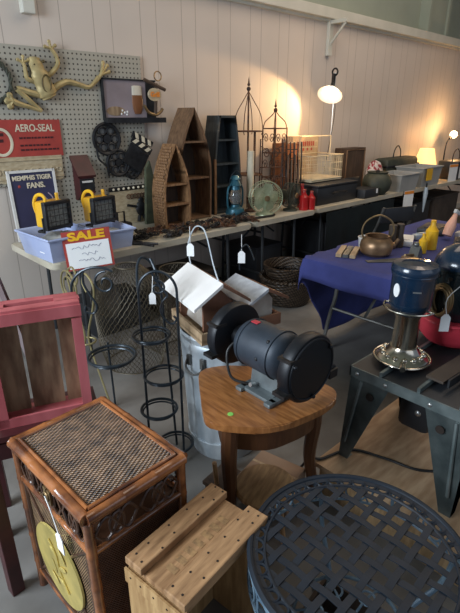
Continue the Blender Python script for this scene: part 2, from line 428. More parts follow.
# poster
t = thing('framed_poster', 'navy framed MEMPHIS TIGER FANS poster leaning behind the blue bin', 'poster', (1.35, 3.52, .745), rot=(R(-4), 0, 0))
b = nb(); 
for c, s in (((-.165, 0, .25), (.018, .02, .50)), ((.165, 0, .25), (.018, .02, .50)), ((0, 0, .491), (.33, .02, .018)), ((0, 0, .009), (.33, .02, .018))): box(b, c, s)
obj('frame', b, 'white', t, False)
obj('print', box(nb(), (0, .002, .25), (.33, .008, .48)), 'navy', t, False)
text('team_lettering', 'MEMPHIS TIGER', .044, 'cream', t, (0, -.005, .445), sx=.92, bold=.0015)
text('fans_lettering', 'FANS.', .052, 'cream', t, (.02, -.005, .39), bold=.002)
b = nb(); tube(b, spline([(.09, -.004, .28), (.03, -.004, .33), (-.01, -.004, .28), (.05, -.004, .25), (.09, -.004, .22), (.04, -.004, .18)], 6), .005, 6)
tube(b, spline([(.10, -.004, .33), (.13, -.004, .29), (.11, -.004, .24), (.14, -.004, .20)], 5), .005, 6); obj('script_drawing', b, 'purpleprint', t)
obj('emblem', ball(nb(), (-.10, -.003, .39), .010, (1, .2, 1), seg=8), 'redpaint', t)

# wall box
t = thing('wall_letter_box', 'dark maroon wall mailbox with a slanted lid beside the navy poster', 'mailbox', (1.74, 3.575, 1.01))
prf = [(0, .29), (-.10, .16), (-.10, .03), (-.03, -.02), (0, -.02)]
obj('body', prism(nb(), prf, -.06, .06, 'x'), 'darkred', t, False)
obj('lid', prism(nb(), [(-.001, .315), (-.001, .295), (-.108, .155), (-.115, .17)], -.075, .075, 'x'), 'darkred', t, False)
obj('front_plate', box(nb(), (0, -.103, .10), (.12, .006, .09)), 'black', t, False)
obj('name_plate', box(nb(), (0, -.107, .125), (.085, .003, .014)), 'white', t, False)

# film reel art
t = thing('film_reel_sculpture', 'black metal film reels and clapperboard wall art on the pegboard', 'wall decoration', (2.1, 3.55, 1.35))
def reel(c, r):
    b = nb(); tube(b, circ(c, r, 30, 'y'), .012, 8, True); lathe(b, [(0, -.01), (r * .28, -.01), (r * .28, .01), (0, .01)], 16, T(*c, 90))
    for k in range(6):
        a = k * PI / 3; cc = (c[0] + r * .6 * math.cos(a), c[1], c[2] + r * .6 * math.sin(a))
        tube(b, circ(cc, r * .25, 14, 'y'), .009, 6, True)
    tube(b, circ(c, r * .9, 30, 'y'), .007, 6, True)
    obj('reel', b, 'black', t); 
    b = nb()
    for k in range(6):
        a = k * PI / 3; cc = (c[0] + r * .6 * math.cos(a), c[1] + .004, c[2] + r * .6 * math.sin(a)); lathe(b, [(0, 0), (r * .22, 0), (r * .22, .002), (0, .002)], 12, T(*cc, 90))
    obj('reel_frames', b, 'grey', t)
reel((-.115, 0, .085), .115); reel((-.03, .0, -.10), .10); reel((.10, 0, -.16), .07)
b = nb(); tube(b, spline([(-.21, 0, .03), (-.20, 0, -.06), (-.14, 0, -.12), (-.12, 0, -.2)], 5), .008, 6); obj('film_strip', b, 'black', t)
m_ = T(.16, -.015, -.03, 0, 33, 0)
obj('slate', box(nb(), (0, 0, -.05), (.20, .012, .17), m_), 'black', t, False)
b = nb(); box(b, (0, 0, .065), (.21, .014, .05), m_); box(b, (-.005, 0, .115), (.21, .014, .045), T(.16, -.015, -.03, 0, 27, 0)); obj('clap_stick', b, 'black', t, False)
b = nb()
for k in range(3):
    for zz, mm in ((.065, m_), (.115, T(.16, -.015, -.03, 0, 27, 0))):
        x = -.07 + k * .066; s = .012 if zz < .1 else -.012
        prism(b, [(x - .015 - s, zz - .02), (x + .018 - s, zz - .02), (x + .018 + s, zz + .02), (x - .015 + s, zz + .02)], -.0095, -.007, 'y', mm)
obj('clap_stripes', b, 'cream', t, False)

# knob rail and the ornaments under it
t = thing('peg_rail', 'dark rail with a row of small pale knobs under the film reel art', 'peg rail', (2.17, 3.56, 1.04))
obj('rail', box(nb(), (0, 0, 0), (.40, .02, .035), bev=.003), 'darkiron', t)
for k in range(8): obj('knob', ball(nb(), (-.17 + k * .048, -.018, 0), .011, seg=8), 'cream', t)
t = thing('carved_board', 'tan carved board with a dark silhouette figure under the peg rail', 'wall decoration', (2.20, 3.56, .88))
obj('board', box(nb(), (0, 0, 0), (.46, .012, .28), bev=.003), 'strip', t, False)
b = nb(); ball(b, (.05, -.02, -.02), .05, (1, .4, 1.3)); ball(b, (.055, -.02, .05), .028, (1, .5, 1)); tube(b, [(.05, -.02, -.01), (-.08, -.02, .02)], .012, 6); tube(b, [(.07, -.02, -.08), (.10, -.02, -.13)], .014, 6); tube(b, [(.03, -.02, -.08), (.02, -.02, -.13)], .014, 6)
obj('figure', b, 'black', t)
b = nb()
for k in range(6): tube(b, circ((-.06 + .032 * k, -.015, .09), .018, 12, 'y'), .004, 5, True)
obj('scrolls', b, 'rust', t)

# beer picture with shelf
t = thing('beer_picture', 'mauve picture of a frothy beer glass hanging on the pegboard', 'picture', (2.26, 3.565, 1.72))
obj('canvas', box(nb(), (-.07, 0, .005), (.40, .02, .29)), 'mauve', t, False)
b = nb(); box(b, (-.27, -.005, .005), (.012, .032, .30)); box(b, (-.03, -.005, .15), (.49, .032, .012)); box(b, (.165, -.002, .005), (.09, .026, .29)); obj('frame', b, 'black', t, False)
obj('ledge', box(nb(), (0, -.03, -.147), (.55, .07, .04)), 'black', t, False)
prf = [(0, -.09), (.035, -.09), (.05, -.03), (.052, .05), (.045, .10), (0, .10)]
b = nb(); lathe(b, [(0, -.09), (.03, -.09), (.045, -.05), (.052, 0), (.048, .05), (0, .05)], 20, T(.035, -.012, -.01, s=(1, .22, 1))); obj('beer', b, 'beer', t)
b = nb(); lathe(b, [(0, .05), (.048, .05), (.046, .115), (.03, .12), (0, .12)], 20, T(.035, -.012, -.01, s=(1, .22, 1))); obj('foam', b, 'foam', t)
b = nb(); ball(b, (-.17, -.011, -.08), .07, (1.2, .04, .5)); obj('snack_bowl', b, 'brownboard', t)
b = nb()
for x, z in ((-.11, -.075), (-.09, -.09), (-.07, -.105), (-.12, -.1), (-.065, -.085)): ball(b, (x, -.012, z), .009, (1, .4, 1), seg=8)
obj('ice_highlights', b, 'paper', t)
# anchor
t = thing('anchor_ornament', 'small wooden anchor with a cream Grill badge hanging beside the beer picture', 'anchor', (2.41, 3.50, 1.72))
obj('stock', tube(nb(), [(-.075, 0, .155), (.12, -.01, .085)], .014, 8), 'boatin', t)
obj('ring', tube(nb(), circ((.06, 0, .185), .035, 20, 'y'), .005, 6, True), 'brass', t)
obj('shank', tube(nb(), [(.04, 0, .13), (.02, 0, -.10)], .014, 8), 'boatin', t)
b = nb(); tube(b, spline([(-.09, 0, -.03), (-.05, 0, -.085), (.02, 0, -.105), (.07, 0, -.085), (.095, 0, -.055)], 5), [.004] + [.012] * 19 + [.004], 8); obj('flukes', b, 'brass', t)
obj('badge', lathe(nb(), [(0, -.006), (.055, -.006), (.058, 0), (.055, .006), (0, .006)], 24, T(.0, -.028, .045, 90, 0, 0, (1.15, .85, 1))), 'strip', t)
text('badge_lettering', 'Grill', .05, 'orange', t, (.0, -.037, .045), bold=.002)

# ------------------------------------------------------------ folding tables along the wall
def folding_table(label, x0, x1, y0=2.82, y1=3.57, h=.74):
    t = thing('folding_table', label, 'table', ((x0 + x1) / 2, (y0 + y1) / 2, 0), 0, 'folding tables along the back wall')
    L = x1 - x0; D = y1 - y0; r = .05
    P = []
    for cx, cy, a in ((L / 2 - r, D / 2 - r, 0), (-L / 2 + r, D / 2 - r, 90), (-L / 2 + r, -D / 2 + r, 180), (L / 2 - r, -D / 2 + r, 270)):
        for k in range(6): P.append((cx + r * math.cos(R(a + k * 18)), cy + r * math.sin(R(a + k * 18))))
    b = prism(nb(), P, h - .045, h, 'z'); bmesh.ops.bevel(b, geom=[e for e in b.edges if abs(e.verts[0].co.z - e.verts[1].co.z) < 1e-6], offset=.008, segments=2, affect='EDGES')
    obj('tabletop', b, 'table', t)
    for sx in (-1, 1):
        x = sx * (L / 2 - .22)
        for sy in (-1, 1): obj('leg', tube(nb(), [(x, sy * (D / 2 - .1), h - .05), (x, sy * (D / 2 - .08), .01)], .014, 8), 'leg', t)
        for zz in (.2, .6): obj('cross_bar', tube(nb(), [(x, -D / 2 + .09, zz), (x, D / 2 - .09, zz)], .011, 8), 'leg', t)
        b = nb(); tube(b, [(x, 0, .5), (x - sx * .3, 0, h - .05)], .010, 8); obj('brace', b, 'leg', t)
    return t
folding_table('cream folding table under the blue plastic bin and work lights', 1.12, 2.92)
folding_table('short cream folding table under the round green fan', 2.94, 3.84, 2.84)
folding_table('cream folding table under the black toolbox and wire cage', 3.86, 5.66, 2.86)
folding_table('farthest cream folding table under the glowing cream lampshade', 5.68, 8.1, 2.86)
TT = .74

# storage bins
def bin_(label, x, y, z, w, d, h, m, rz=0, cat='storage bin', grp=None):
    t = thing('storage_bin', label, cat, (x, y, z), rz, grp)
    b = nb(); a = .88
    def ring(k, zz, ins=0): return [b.verts.new((sx * (w / 2 * k - ins), sy * (d / 2 * k - ins), zz)) for sx, sy in ((-1, -1), (1, -1), (1, 1), (-1, 1))]
    r0 = ring(a, 0); r1 = ring(1, h); r2 = ring(1, h, .006); r3 = ring(a, .006, .006)
    b.faces.new(r0); b.faces.new(r3)
    for p, q in ((r0, r1), (r1, r2), (r2, r3)):
        for k in range(4): b.faces.new((p[k], p[(k + 1) % 4], q[(k + 1) % 4], q[k]))
    obj('bin_body', b, m, t, False)
    b = nb(); q = [(sx * w / 2 * 1.03, sy * d / 2 * 1.03, h) for sx, sy in ((-1, -1), (1, -1), (1, 1), (-1, 1))]; tube(b, q, .009, 6, True); obj('rim', b, m, t)
    return t
t = bin_('milky blue plastic bin on the left table end under two work lights', 1.28, 3.05, TT, .36, .44, .15, 'binblue', 4)
obj('tag_label', box(nb(), (-.17, -.08, .06), (.004, .06, .07), T(0, 0, 0, 0, 8, 0)), 'paper', t, False)
bin_('second milky blue bin behind the SALE card', 1.61, 3.05, TT, .30, .36, .13, 'binblue', -3)
# things in the bins (crumpled bags)
for i, (x, y, z, s, lb) in enumerate(((1.28, 3.02, .845, .11, 'crumpled white plastic bag inside the left blue bin'), (1.61, 3.04, .82, .10, 'crumpled pale bag inside the blue bin behind the SALE card'))):
    b = nb(); ball(b, (0, 0, 0), s, (1.25, 1.25, .4), seg=20)
    for v in b.verts: v.co *= 1 + random.uniform(-.13, .13)
    o = obj('plastic_bag', b, 'binclear', None, True, (x, y, z)); tag(o, lb, 'plastic bag')

# work lights
def worklight(loc, rz, label):
    t = thing('work_light', label, 'work light', loc, rz, 'yellow work lights on the blue bins')
    t.scale = (1, 1, 1.15)
    obj('housing', box(nb(), (0, .045, .09), (.165, .11, .145), bev=.012), 'yellow', t)
    b = nb()
    for c, s in (((0, -.018, .155), (.20, .035, .02)), ((0, -.018, .02), (.20, .035, .02)), ((-.09, -.018, .088), (.02, .035, .14)), ((.09, -.018, .088), (.02, .035, .14))): box(b, c, s, bev=.004)
    obj('bezel', b, 'black', t)
    obj('lens', box(nb(), (0, -.014, .088), (.165, .01, .12)), 'worklight', t, False)
    b = nb()
    for k in range(5): tube(b, [(-.066 + k * .033, -.036, .025), (-.066 + k * .033, -.036, .15)], .002, 5)
    for k in range(3): tube(b, [(-.085, -.036, .055 + k * .033), (.085, -.036, .055 + k * .033)], .002, 5)
    obj('guard_grille', b, 'darkiron', t)
    obj('handle', tube(nb(), spline([(-.075, .09, .10), (-.08, .095, .15), (-.072, .075, .19), (-.062, .04, .20), (-.056, .015, .185), (-.056, .01, .16)], 5), .010, 8), 'yellow', t)
    obj('handle_post', tube(nb(), [(.05, .03, .15), (.052, .035, .20)], .011, 8), 'yellow', t)
    obj('stand_foot', tube(nb(), [(-.1, .0, .08), (-.1, .0, -.0), (-.1, .06, -.0), (.1, .06, -.0), (.1, .0, -.0), (.1, .0, .08)], .008, 6), 'black', t)
    return t
worklight((1.25, 2.98, .915), 14, 'yellow handled work light in front of the navy poster')
worklight((1.595, 3.01, .90), 12, 'yellow handled work light below the maroon mailbox')

# SALE card
t = thing('sale_card', 'red bordered SALE price card hung at the front of the first table', 'sign', (1.345, 2.77, .81), rot=(R(-6), R(-3), R(-20)))
obj('card', box(nb(), (0, 0, 0), (.30, .004, .25)), 'redpaint', t, False)
obj('writing_area', box(nb(), (0, -.003, -.032), (.268, .003, .165)), 'paper', t, False)
text('sale_lettering', 'SALE', .070, 'yellow', t, (0, -.0035, .088), sx=1.55, bold=.003)
b = nb()
random.seed(3)
for z, x0, x1 in ((.02, -.10, .09), (-.025, -.045, .055), (-.07, -.07, .10)):
    x = x0; P = []
    while x < x1: P.append((x, -.006, z + random.uniform(-.013, .013))); x += .011
    tube(b, P, .0011, 4)
obj('handwriting', b, 'ink', t)
obj('hanging_wire', tube(nb(), [(-.05, .0, .125), (-.03, .03, .16), (.04, .0, .125)], .002, 5), 'darkiron', t)

# ------------------------------------------------------------ boat shaped shelves
def boat(name, label, loc, w, h, d, m, shelves, flat=False, inner=None, ex=1.75, mid=.45, wt=.02):
    t = thing(name, label, 'shelf', loc)
    def hw(z, W_):  # half width at height
        k = z / h
        if flat: return W_ * (.5 - .20 * max(0, (k - .35) / .65) ** 1.6)
        if k < mid: return W_ * .5 * (.94 + .06 * math.sin(k / mid * PI / 2))
        q = (k - mid) / (1 - mid); return max(W_ * .5 * (1 - q ** ex), .004)
    N = 18; zs = [h * k / N for k in range(N + 1)]
    outer = [(-hw(z, w), z) for z in zs] + [(hw(z, w), z) for z in zs[::-1]]
    # hull: outer skin minus inner, as strips with thickness
    b = nb()
    for s in (-1, 1):
        for k in range(N):
            z0, z1 = zs[k], zs[k + 1]
            a0, a1 = s * hw(z0, w), s * hw(z1, w)
            i0, i1 = s * max(hw(z0, w) - wt, 0), s * max(hw(z1, w) - wt, 0)
            prism(b, [(a0, z0), (a1, z1), (i1, z1), (i0, z0)] if s < 0 else [(i0, z0), (i1, z1), (a1, z1), (a0, z0)], 0, d)
    if flat: box(b, (0, d / 2, h - .01), (2 * hw(h, w), d, .02))
    bmesh.ops.remove_doubles(b, verts=b.verts[:], dist=.0004)
    obj('hull', b, m, t)
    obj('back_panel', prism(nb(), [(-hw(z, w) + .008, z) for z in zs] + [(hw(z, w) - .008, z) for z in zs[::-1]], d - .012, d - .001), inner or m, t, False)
    for z in shelves:
        q = 2 * (hw(z, w) - wt); obj('shelf_board', box(nb(), (0, d / 2, z), (q, d - .01, .014)), m, t, False)
    return t, hw, zs
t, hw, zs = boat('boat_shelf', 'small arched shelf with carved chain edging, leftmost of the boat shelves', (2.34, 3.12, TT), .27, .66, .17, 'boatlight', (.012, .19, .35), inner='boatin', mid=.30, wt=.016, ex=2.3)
b = nb()
for k in range(30):
    z = .64 * k / 30; x = -hw(z, .27)
    for yy in (.022, .052, .082, .112): ball(b, (x - .004, yy + .015 * (k % 2), z + .01), .013, (.6, 1.3, 1), seg=8)
obj('carved_edge', b, 'boatlight', t)
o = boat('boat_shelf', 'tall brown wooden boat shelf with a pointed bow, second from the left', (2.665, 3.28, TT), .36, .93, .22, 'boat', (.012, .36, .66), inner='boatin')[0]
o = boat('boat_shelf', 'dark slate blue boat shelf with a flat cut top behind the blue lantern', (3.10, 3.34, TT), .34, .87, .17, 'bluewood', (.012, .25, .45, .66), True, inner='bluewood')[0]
obj('edge_stile', box(nb(), (-.165, -.006, .25), (.025, .012, .5)), 'boatlight', o, False)
b = nb(); prism(b, [(-.05, 0), (.06, 0), (.05, .40), (.02, .52), (-.02, .46)], 0, .03)
o = obj('carved_plank', b, 'greenwood', None, False, (2.27, 3.42, TT)); tag(o, 'mossy green plank leaning behind the small arched shelf', 'plank')

# lantern
t = thing('hurricane_lantern', 'blue hurricane lantern in front of the slate blue boat shelf', 'lantern', (3.06, 3.20, TT)); t.scale = (1.15, 1.15, 1.25)
obj('fuel_tank', lathe(nb(), [(0, 0), (.075, 0), (.08, .02), (.07, .05), (.04, .065), (.035, .08), (0, .08)]), 'lantern', t)
obj('globe', lathe(nb(), [(.03, .085), (.05, .12), (.05, .15), (.032, .19)]), 'glass', t)
obj('chimney', lathe(nb(), [(0, .19), (.04, .19), (.035, .215), (.05, .22), (.03, .26), (.045, .265), (.02, .29), (0, .29)]), 'lantern', t)
for s in (-1, 1): obj('side_tube', tube(nb(), spline([(s * .055, 0, .04), (s * .082, 0, .08), (s * .08, 0, .19), (s * .035, 0, .245)], 5), .008, 8), 'lantern', t)
obj('bail_handle', tube(nb(), spline([(-.07, .0, .2), (-.06, -.01, .28), (0, -.015, .325), (.06, -.01, .28), (.07, 0, .2)], 5), .003, 6), 'wire', t)

# ------------------------------------------------------------ iron plant obelisks
def finial(b, z, r=.012): ball(b, (0, 0, z), r); ball(b, (0, 0, z + r * 1.8), r * .7); tube(b, [(0, 0, z + r * 2), (0, 0, z + r * 5)], [r * .5, .001], 6)
t = thing('iron_plant_stand', 'tall rusty iron plant stand with onion top and two tiers', 'plant stand', (3.42, 3.40, TT))
obj('pole', tube(nb(), [(0, 0, 0), (0, 0, 1.09)], .008, 8), 'rust', t)
b = nb(); finial(b, 1.10, .02); obj('finial', b, 'rust', t)
b = nb()
for k in range(4):
    a = k * PI / 2 + .5; P = [(0, 0, 1.08), (.05, 0, 1.0), (.12, 0, .88), (.145, 0, .74), (.13, 0, .70)]
    tube(b, spline([(r_ * math.cos(a), r_ * math.sin(a), z) for r_, _, z in P], 5), .004, 6)
obj('onion_wires', b, 'rust', t)
for z in (.73, .33):
    b = nb(); tube(b, circ((0, 0, z), .14, 28), .006, 6, True)
    lathe(b, [(0, z - .003), (.14, z - .003), (.14, z + .003), (0, z + .003)], 28)
    obj('tier_tray', b, 'rust', t)
b = nb()
for k in range(3):
    a = k * 2 * PI / 3 + .2; tube(b, [(.13 * math.cos(a), .13 * math.sin(a), .73), (.13 * math.cos(a), .13 * math.sin(a), 0)], .006, 6)
obj('legs', b, 'rust', t)

t = thing('pillar_candle', 'cream pillar candle on a low iron base behind the lantern', 'candle', (3.30, 3.24, TT))
obj('base', lathe(nb(), [(0, 0), (.06, 0), (.055, .015), (.02, .03), (.02, .12), (.045, .14), (0, .14)]), 'rust', t)
obj('candle', lathe(nb(), [(0, .14), (.032, .14), (.032, .56), (.015, .565), (0, .56)]), 'cream', t)

t = thing('iron_scroll_tower', 'rusty iron tower of square scroll panels between the onion stand and wire cage', 'plant stand', (3.76, 3.36, TT))
b = nb(); w = .085
for sx in (-1, 1):
    for sy in (-1, 1): tube(b, [(sx * w, sy * w, 0), (sx * w, sy * w, .76)], .007, 6)
for z in (.02, .28, .52, .75): tube(b, [(-w, -w, z), (w, -w, z), (w, w, z), (-w, w, z)], .006, 6, True)
obj('frame', b, 'rust', t)
b = nb()
for z in (.15, .41, .66):
    for s in (-1, 1):
        P = [(s * (.04 + .036 * (1 - k / 18) * math.cos(k * .6)), -w, z + .05 * (1 - k / 18) * math.sin(k * .6)) for k in range(18)]
        tube(b, P, .004, 6); P2 = [(-w, x, zz) for x, y, zz in P]; tube(b, P2, .004, 6)
obj('scrolls', b, 'rust', t)
b = nb()
for k in range(4):
    a = k * PI / 2 + PI / 4; tube(b, spline([(.12 * math.cos(a), .12 * math.sin(a), .74), (.10 * math.cos(a), .10 * math.sin(a), .81), (.035 * math.cos(a), .035 * math.sin(a), .87), (0, 0, .92)], 5), .005, 6)
finial(b, .92, .02); obj('dome_top', b, 'rust', t)

t = thing('scroll_trellis', 'square dark iron scroll panel standing between the onion stand and the tower', 'trellis', (3.56, 3.22, TT), -30)
b = nb(); tube(b, [(-.11, 0, 0), (-.11, 0, .66), (.11, 0, .66), (.11, 0, 0)], .007, 6); tube(b, [(-.11, 0, .40), (.11, 0, .40)], .006, 6); tube(b, [(-.11, 0, .14), (.11, 0, .14)], .006, 6); obj('frame', b, 'rust', t)
b = nb()
for zc in (.53, .27):
    for sx in (-1, 1):
        tube(b, [(sx * (.05 + .042 * (1 - k / 20) * math.cos(k * .55)), 0, zc + .055 * (1 - k / 20) * math.sin(k * .55)) for k in range(20)], .005, 6)
    tube(b, [(-.11, 0, zc + .07), (0, 0, zc), (.11, 0, zc + .07)], .004, 6)
obj('scroll', b, 'rust', t)
t = thing('iron_trellis_panel', 'pair of narrow dark iron scroll panels leaning at the tower', 'trellis', (3.90, 3.22, TT), -30)
b = nb()
for x in (-.10, -.06, -.02, .02, .06, .10): tube(b, [(x, 0, 0), (x, .05, .62)], .007, 6)
for z in (.1, .25, .4, .55): tube(b, [(-.06, z * .08, z), (.06, z * .08, z)], .005, 6); tube(b, circ((0, z * .08, z - .06), .03, 14, 'y'), .004, 5, True)
obj('bars', b, 'darkiron', t)
b = nb(); 
for k in range(4):
    x = -.05 + k * .035; tube(b, [(x, -.03, 0), (x * 1.1, 0, .5 - .05 * (k % 2))], .01, 6)
obj('rods', b, 'boat', t)

# ------------------------------------------------------------ fans
def fan(label, loc, rz, r, h, m, tilt=0):
    t = thing('desk_fan', label, 'fan', loc, rz)
    obj('base', lathe(nb(), [(0, 0), (r * .62, 0), (r * .6, .015), (r * .25, .03), (.015, .05), (.015, h - r * .15), (0, h - r * .15)]), m, t)
    b = nb(); lathe(b, [(0, -.02), (.045, -.02), (.05, .06), (.03, .1), (0, .1)], 16, T(0, .03, h, 90 + 180)); obj('motor', b, m, t)
    b = nb()
    for k in range(5):
        mm = T(0, 0, h, 0, k * 72 + 20, 0) @ T(0, 0, 0, 0, 0, 24)
        P = [(-.012, .03), (-r * .42, r * .45), (-r * .35, r * .8), (r * .1, r * .88), (r * .33, r * .6), (.015, .03)]
        prism(b, P, -.002, .002, 'y', T(0, -.0, h, 0, k * 72 + 20, 8))
    obj('blades', b, m, t, False)
    b = nb()
    for yy in (-.05, .04): tube(b, circ((0, yy, h), r, 40, 'y'), .004, 6, True)
    tube(b, circ((0, -.06, h), r * .55, 30, 'y'), .0025, 5, True)
    for k in range(52):
        a = k * 2 * PI / 52; c, s = math.cos(a), math.sin(a)
        tube(b, [(0, -.065, h), (r * .6 * c, -.062, h + r * .6 * s), (r * c, -.05, h + r * s), (r * c, .04, h + r * s)], .002, 4)
    obj('cage', b, m, t)
    obj('hub_cap', lathe(nb(), [(0, 0), (.03, 0), (.025, .012), (0, .014)], 16, T(0, -.06, h, 90)), 'brass', t)
fan('round pale green desk fan beside the red bottles, larger of two fans', (3.28, 3.02, TT), -32, .15, .16, 'fangreen')
fan('small dark green desk fan turned away in front of the wire cage', (3.62, 3.00, TT), 12, .115, .15, 'potgreen')

# red bottles
def bottle(name, loc, label, r, h, m, grp, cap='redpaint'):
    t = thing(name, label, 'bottle', loc, 0, grp)
    obj('body', lathe(nb(), [(0, 0), (r, 0), (r * 1.02, h * .1), (r, h * .64), (r * .45, h * .80), (r * .35, h * .93), (0, h * .93)]), m, t)
    obj('cap', lathe(nb(), [(0, h * .92), (r * .42, h * .92), (r * .42, h), (0, h)], 14), cap, t)
    return t
bottle('glass_bottle', (3.74, 2.93, TT), 'red bottle at the table corner, nearest the small dark fan', .045, .20, 'redglass', 'red bottles at the table corner')
bottle('glass_bottle', (3.82, 2.90, TT), 'red bottle in the middle of the three at the table corner', .04, .18, 'redglass', 'red bottles at the table corner')
bottle('glass_bottle', (3.83, 3.03, TT), 'tallest red bottle standing behind the other two', .042, .235, 'redglass', 'red bottles at the table corner')

# wooden drinks crate, wire cage and board
def slatbox(name, label, loc, w, d, h, m, rz=0, n=3, grp=None):
    t = thing(name, label, 'crate', loc, rz, grp)
    sh = h / n
    for s, nm in ((-1, 'side_panel'), (1, 'side_panel')):
        b = nb(); 
        for k in range(n): box(b, (0, s * (d / 2 - .006), sh * (k + .5)), (w, .012, sh - .008))
        obj(nm, b, m, t, False)
    for s in (-1, 1): obj('end_panel', box(nb(), (s * (w / 2 - .008), 0, h / 2), (.016, d - .024, h)), m, t, False)
    obj('bottom', box(nb(), (0, 0, .006), (w - .03, d - .03, .012)), m, t, False)
    return t
slatbox('wooden_crate', 'orange brown wooden crate standing in the lamplight beside the iron tower', (4.05, 3.46, TT), .20, .20, .60, 'crateorange', n=4)
t = thing('wire_cage', 'cream wire cage with an open front panel under the clamp lamp', 'cage', (4.36, 3.30, TT + .235))
def grid(b, o_, u, v, nu, nv, r=.0028):
    o_ = Vector(o_); u = Vector(u); v = Vector(v)
    for i in range(nu + 1): tube(b, [o_ + u * i / nu, o_ + u * i / nu + v], r, 4)
    for j in range(nv + 1): tube(b, [o_ + v * j / nv, o_ + v * j / nv + u], r, 4)
w, d, h = .54, .36, .24
b = nb()
grid(b, (-w / 2, -d / 2, 0), (w, 0, 0), (0, 0, h), 26, 3); grid(b, (-w / 2, -d / 2, 0), (0, d, 0), (0, 0, h), 14, 3); grid(b, (w / 2, -d / 2, 0), (0, d, 0), (0, 0, h), 14, 3); grid(b, (-w / 2, d / 2, 0), (w, 0, 0), (0, 0, h), 24, 3); grid(b, (-w / 2, -d / 2, 0), (w, 0, 0), (0, d, 0), 14, 8)
obj('cage_body', b, 'wirecream', t)
b = nb(); grid(b, (-w / 2, d / 2, h), (w, 0, 0), (0, 0, .19), 22, 3); grid(b, (-w / 2, d / 2, h), (0, -.2, 0), (0, 0, .19), 8, 3); tube(b, [(-w / 2, -.0, h), (-w / 2, .0, h + .19), (w / 2, 0, h + .19), (w / 2, 0, h)], .006, 6)
obj('open_lid', b, 'wirecream', t)
b = nb(); tube(b, [(-w / 2, -d / 2, 0), (w / 2, -d / 2, 0), (w / 2, d / 2, 0), (-w / 2, d / 2, 0)], .008, 6, True); tube(b, [(-w / 2, -d / 2, h), (w / 2, -d / 2, h), (w / 2, d / 2, h), (-w / 2, d / 2, h)], .006, 6, True); obj('frame', b, 'wirecream', t)
obj('tray', box(nb(), (0, 0, -.012), (w, d, .018)), 'wirecream', t, False)
# the printed crate end behind the cage
t = thing('printed_crate', 'pale crate with red printed marks standing behind the wire cage', 'crate', (4.42, 3.53, TT))
obj('crate_body', box(nb(), (0, 0, .33), (.46, .10, .66), bev=.004), 'tan', t, False)
b = nb(); random.seed(5)
for k in range(9):
    x = -.15 + k * .036; box(b, (x, -.052, .58), (.02, .003, .05)); 
    if k % 2: box(b, (x, -.052, .52), (.025, .003, .03))
obj('printed_marks', b, 'redpaint', t, False)

t = thing('black_toolbox', 'wide black toolbox with a low lid under the cream wire cage', 'toolbox', (4.36, 3.17, TT))
obj('body', box(nb(), (0, 0, .09), (.72, .42, .18), bev=.01), 'darkbox', t)
obj('lid', box(nb(), (0, 0, .193), (.74, .44, .02), bev=.006), 'darkbox', t)
obj('handle', tube(nb(), spline([(-.1, -.22, .1), (-.1, -.25, .12), (.1, -.25, .12), (.1, -.22, .1)], 4), .008, 6), 'darkiron', t)
t = thing('black_drill_case', 'open black case with a white tag in front of the dark wooden board', 'case', (4.90, 2.98, TT))
obj('body', box(nb(), (0, 0, .05), (.30, .22, .10), bev=.008), 'darkbox', t)
obj('lid', box(nb(), (0, .12, .16), (.30, .03, .16), T(0, 0, 0, -14), bev=.006), 'darkbox', t)
obj('price_tag', box(nb(), (.1, -.112, .07), (.03, .003, .05)), 'paper', t, False)
t = thing('wooden_cabinet_box', 'dark brown wooden box standing behind the lamp pole', 'box', (5.32, 3.48, TT))
obj('body', box(nb(), (0, 0, .25), (.44, .16, .50), bev=.004), 'boatin', t, False)
obj('face_frame', tube(nb(), [(-.2, -.083, .02), (.2, -.083, .02), (.2, -.083, .48), (-.2, -.083, .48)], .010, 4, True), 'boat', t, False)

# clamp lamp
LX, LY, LZ = 4.63, 3.30, 1.86
t = thing('clamp_lamp', 'lit clamp lamp with a round reflector on a tall pole behind the wire cage', 'lamp', (4.80, 3.40, TT))
obj('pole', tube(nb(), [(0, 0, 0), (-.03, 0, .62), (-.06, -.02, 1.30)], .008, 8), 'alu', t)
obj('base', lathe(nb(), [(0, 0), (.09, 0), (.09, .012), (.02, .02), (0, .02)]), 'darkiron', t)
b = nb(); tube(b, circ((-.07, -.02, 1.31), .035, 16, 'x'), .010, 6, True); box(b, (-.09, -.02, 1.25), (.03, .03, .09)); obj('clamp', b, 'darkiron', t)
dirv = Vector((-.60, -.22, -.80)).normalized()
q = dirv.to_track_quat('-Z', 'Y').to_matrix().to_4x4()
ap = Vector((-.12, -.03, 1.16)); mm = Matrix.Translation(ap) @ q
obj('reflector', lathe(nb(), [(.02, .0), (.04, -.02), (.085, -.05), (.13, -.10), (.135, -.105), (.128, -.10), (.082, -.052), (.035, -.022), (.0, -.01)], 28, mm), 'paper', t)
obj('socket', lathe(nb(), [(0, .06), (.022, .06), (.022, 0), (0, 0)], 14, mm), 'darkiron', t)
obj('bulb', ball(nb(), ap + dirv * .055, .030), 'lamp', t)
obj('cord', tube(nb(), spline([(-.09, -.0, 1.22), (-.02, -.02, .95), (-.07, -.02, .6), (-.13, -.01, .25), (-.1, 0, .02)], 6), .004, 6), 'cord', t)

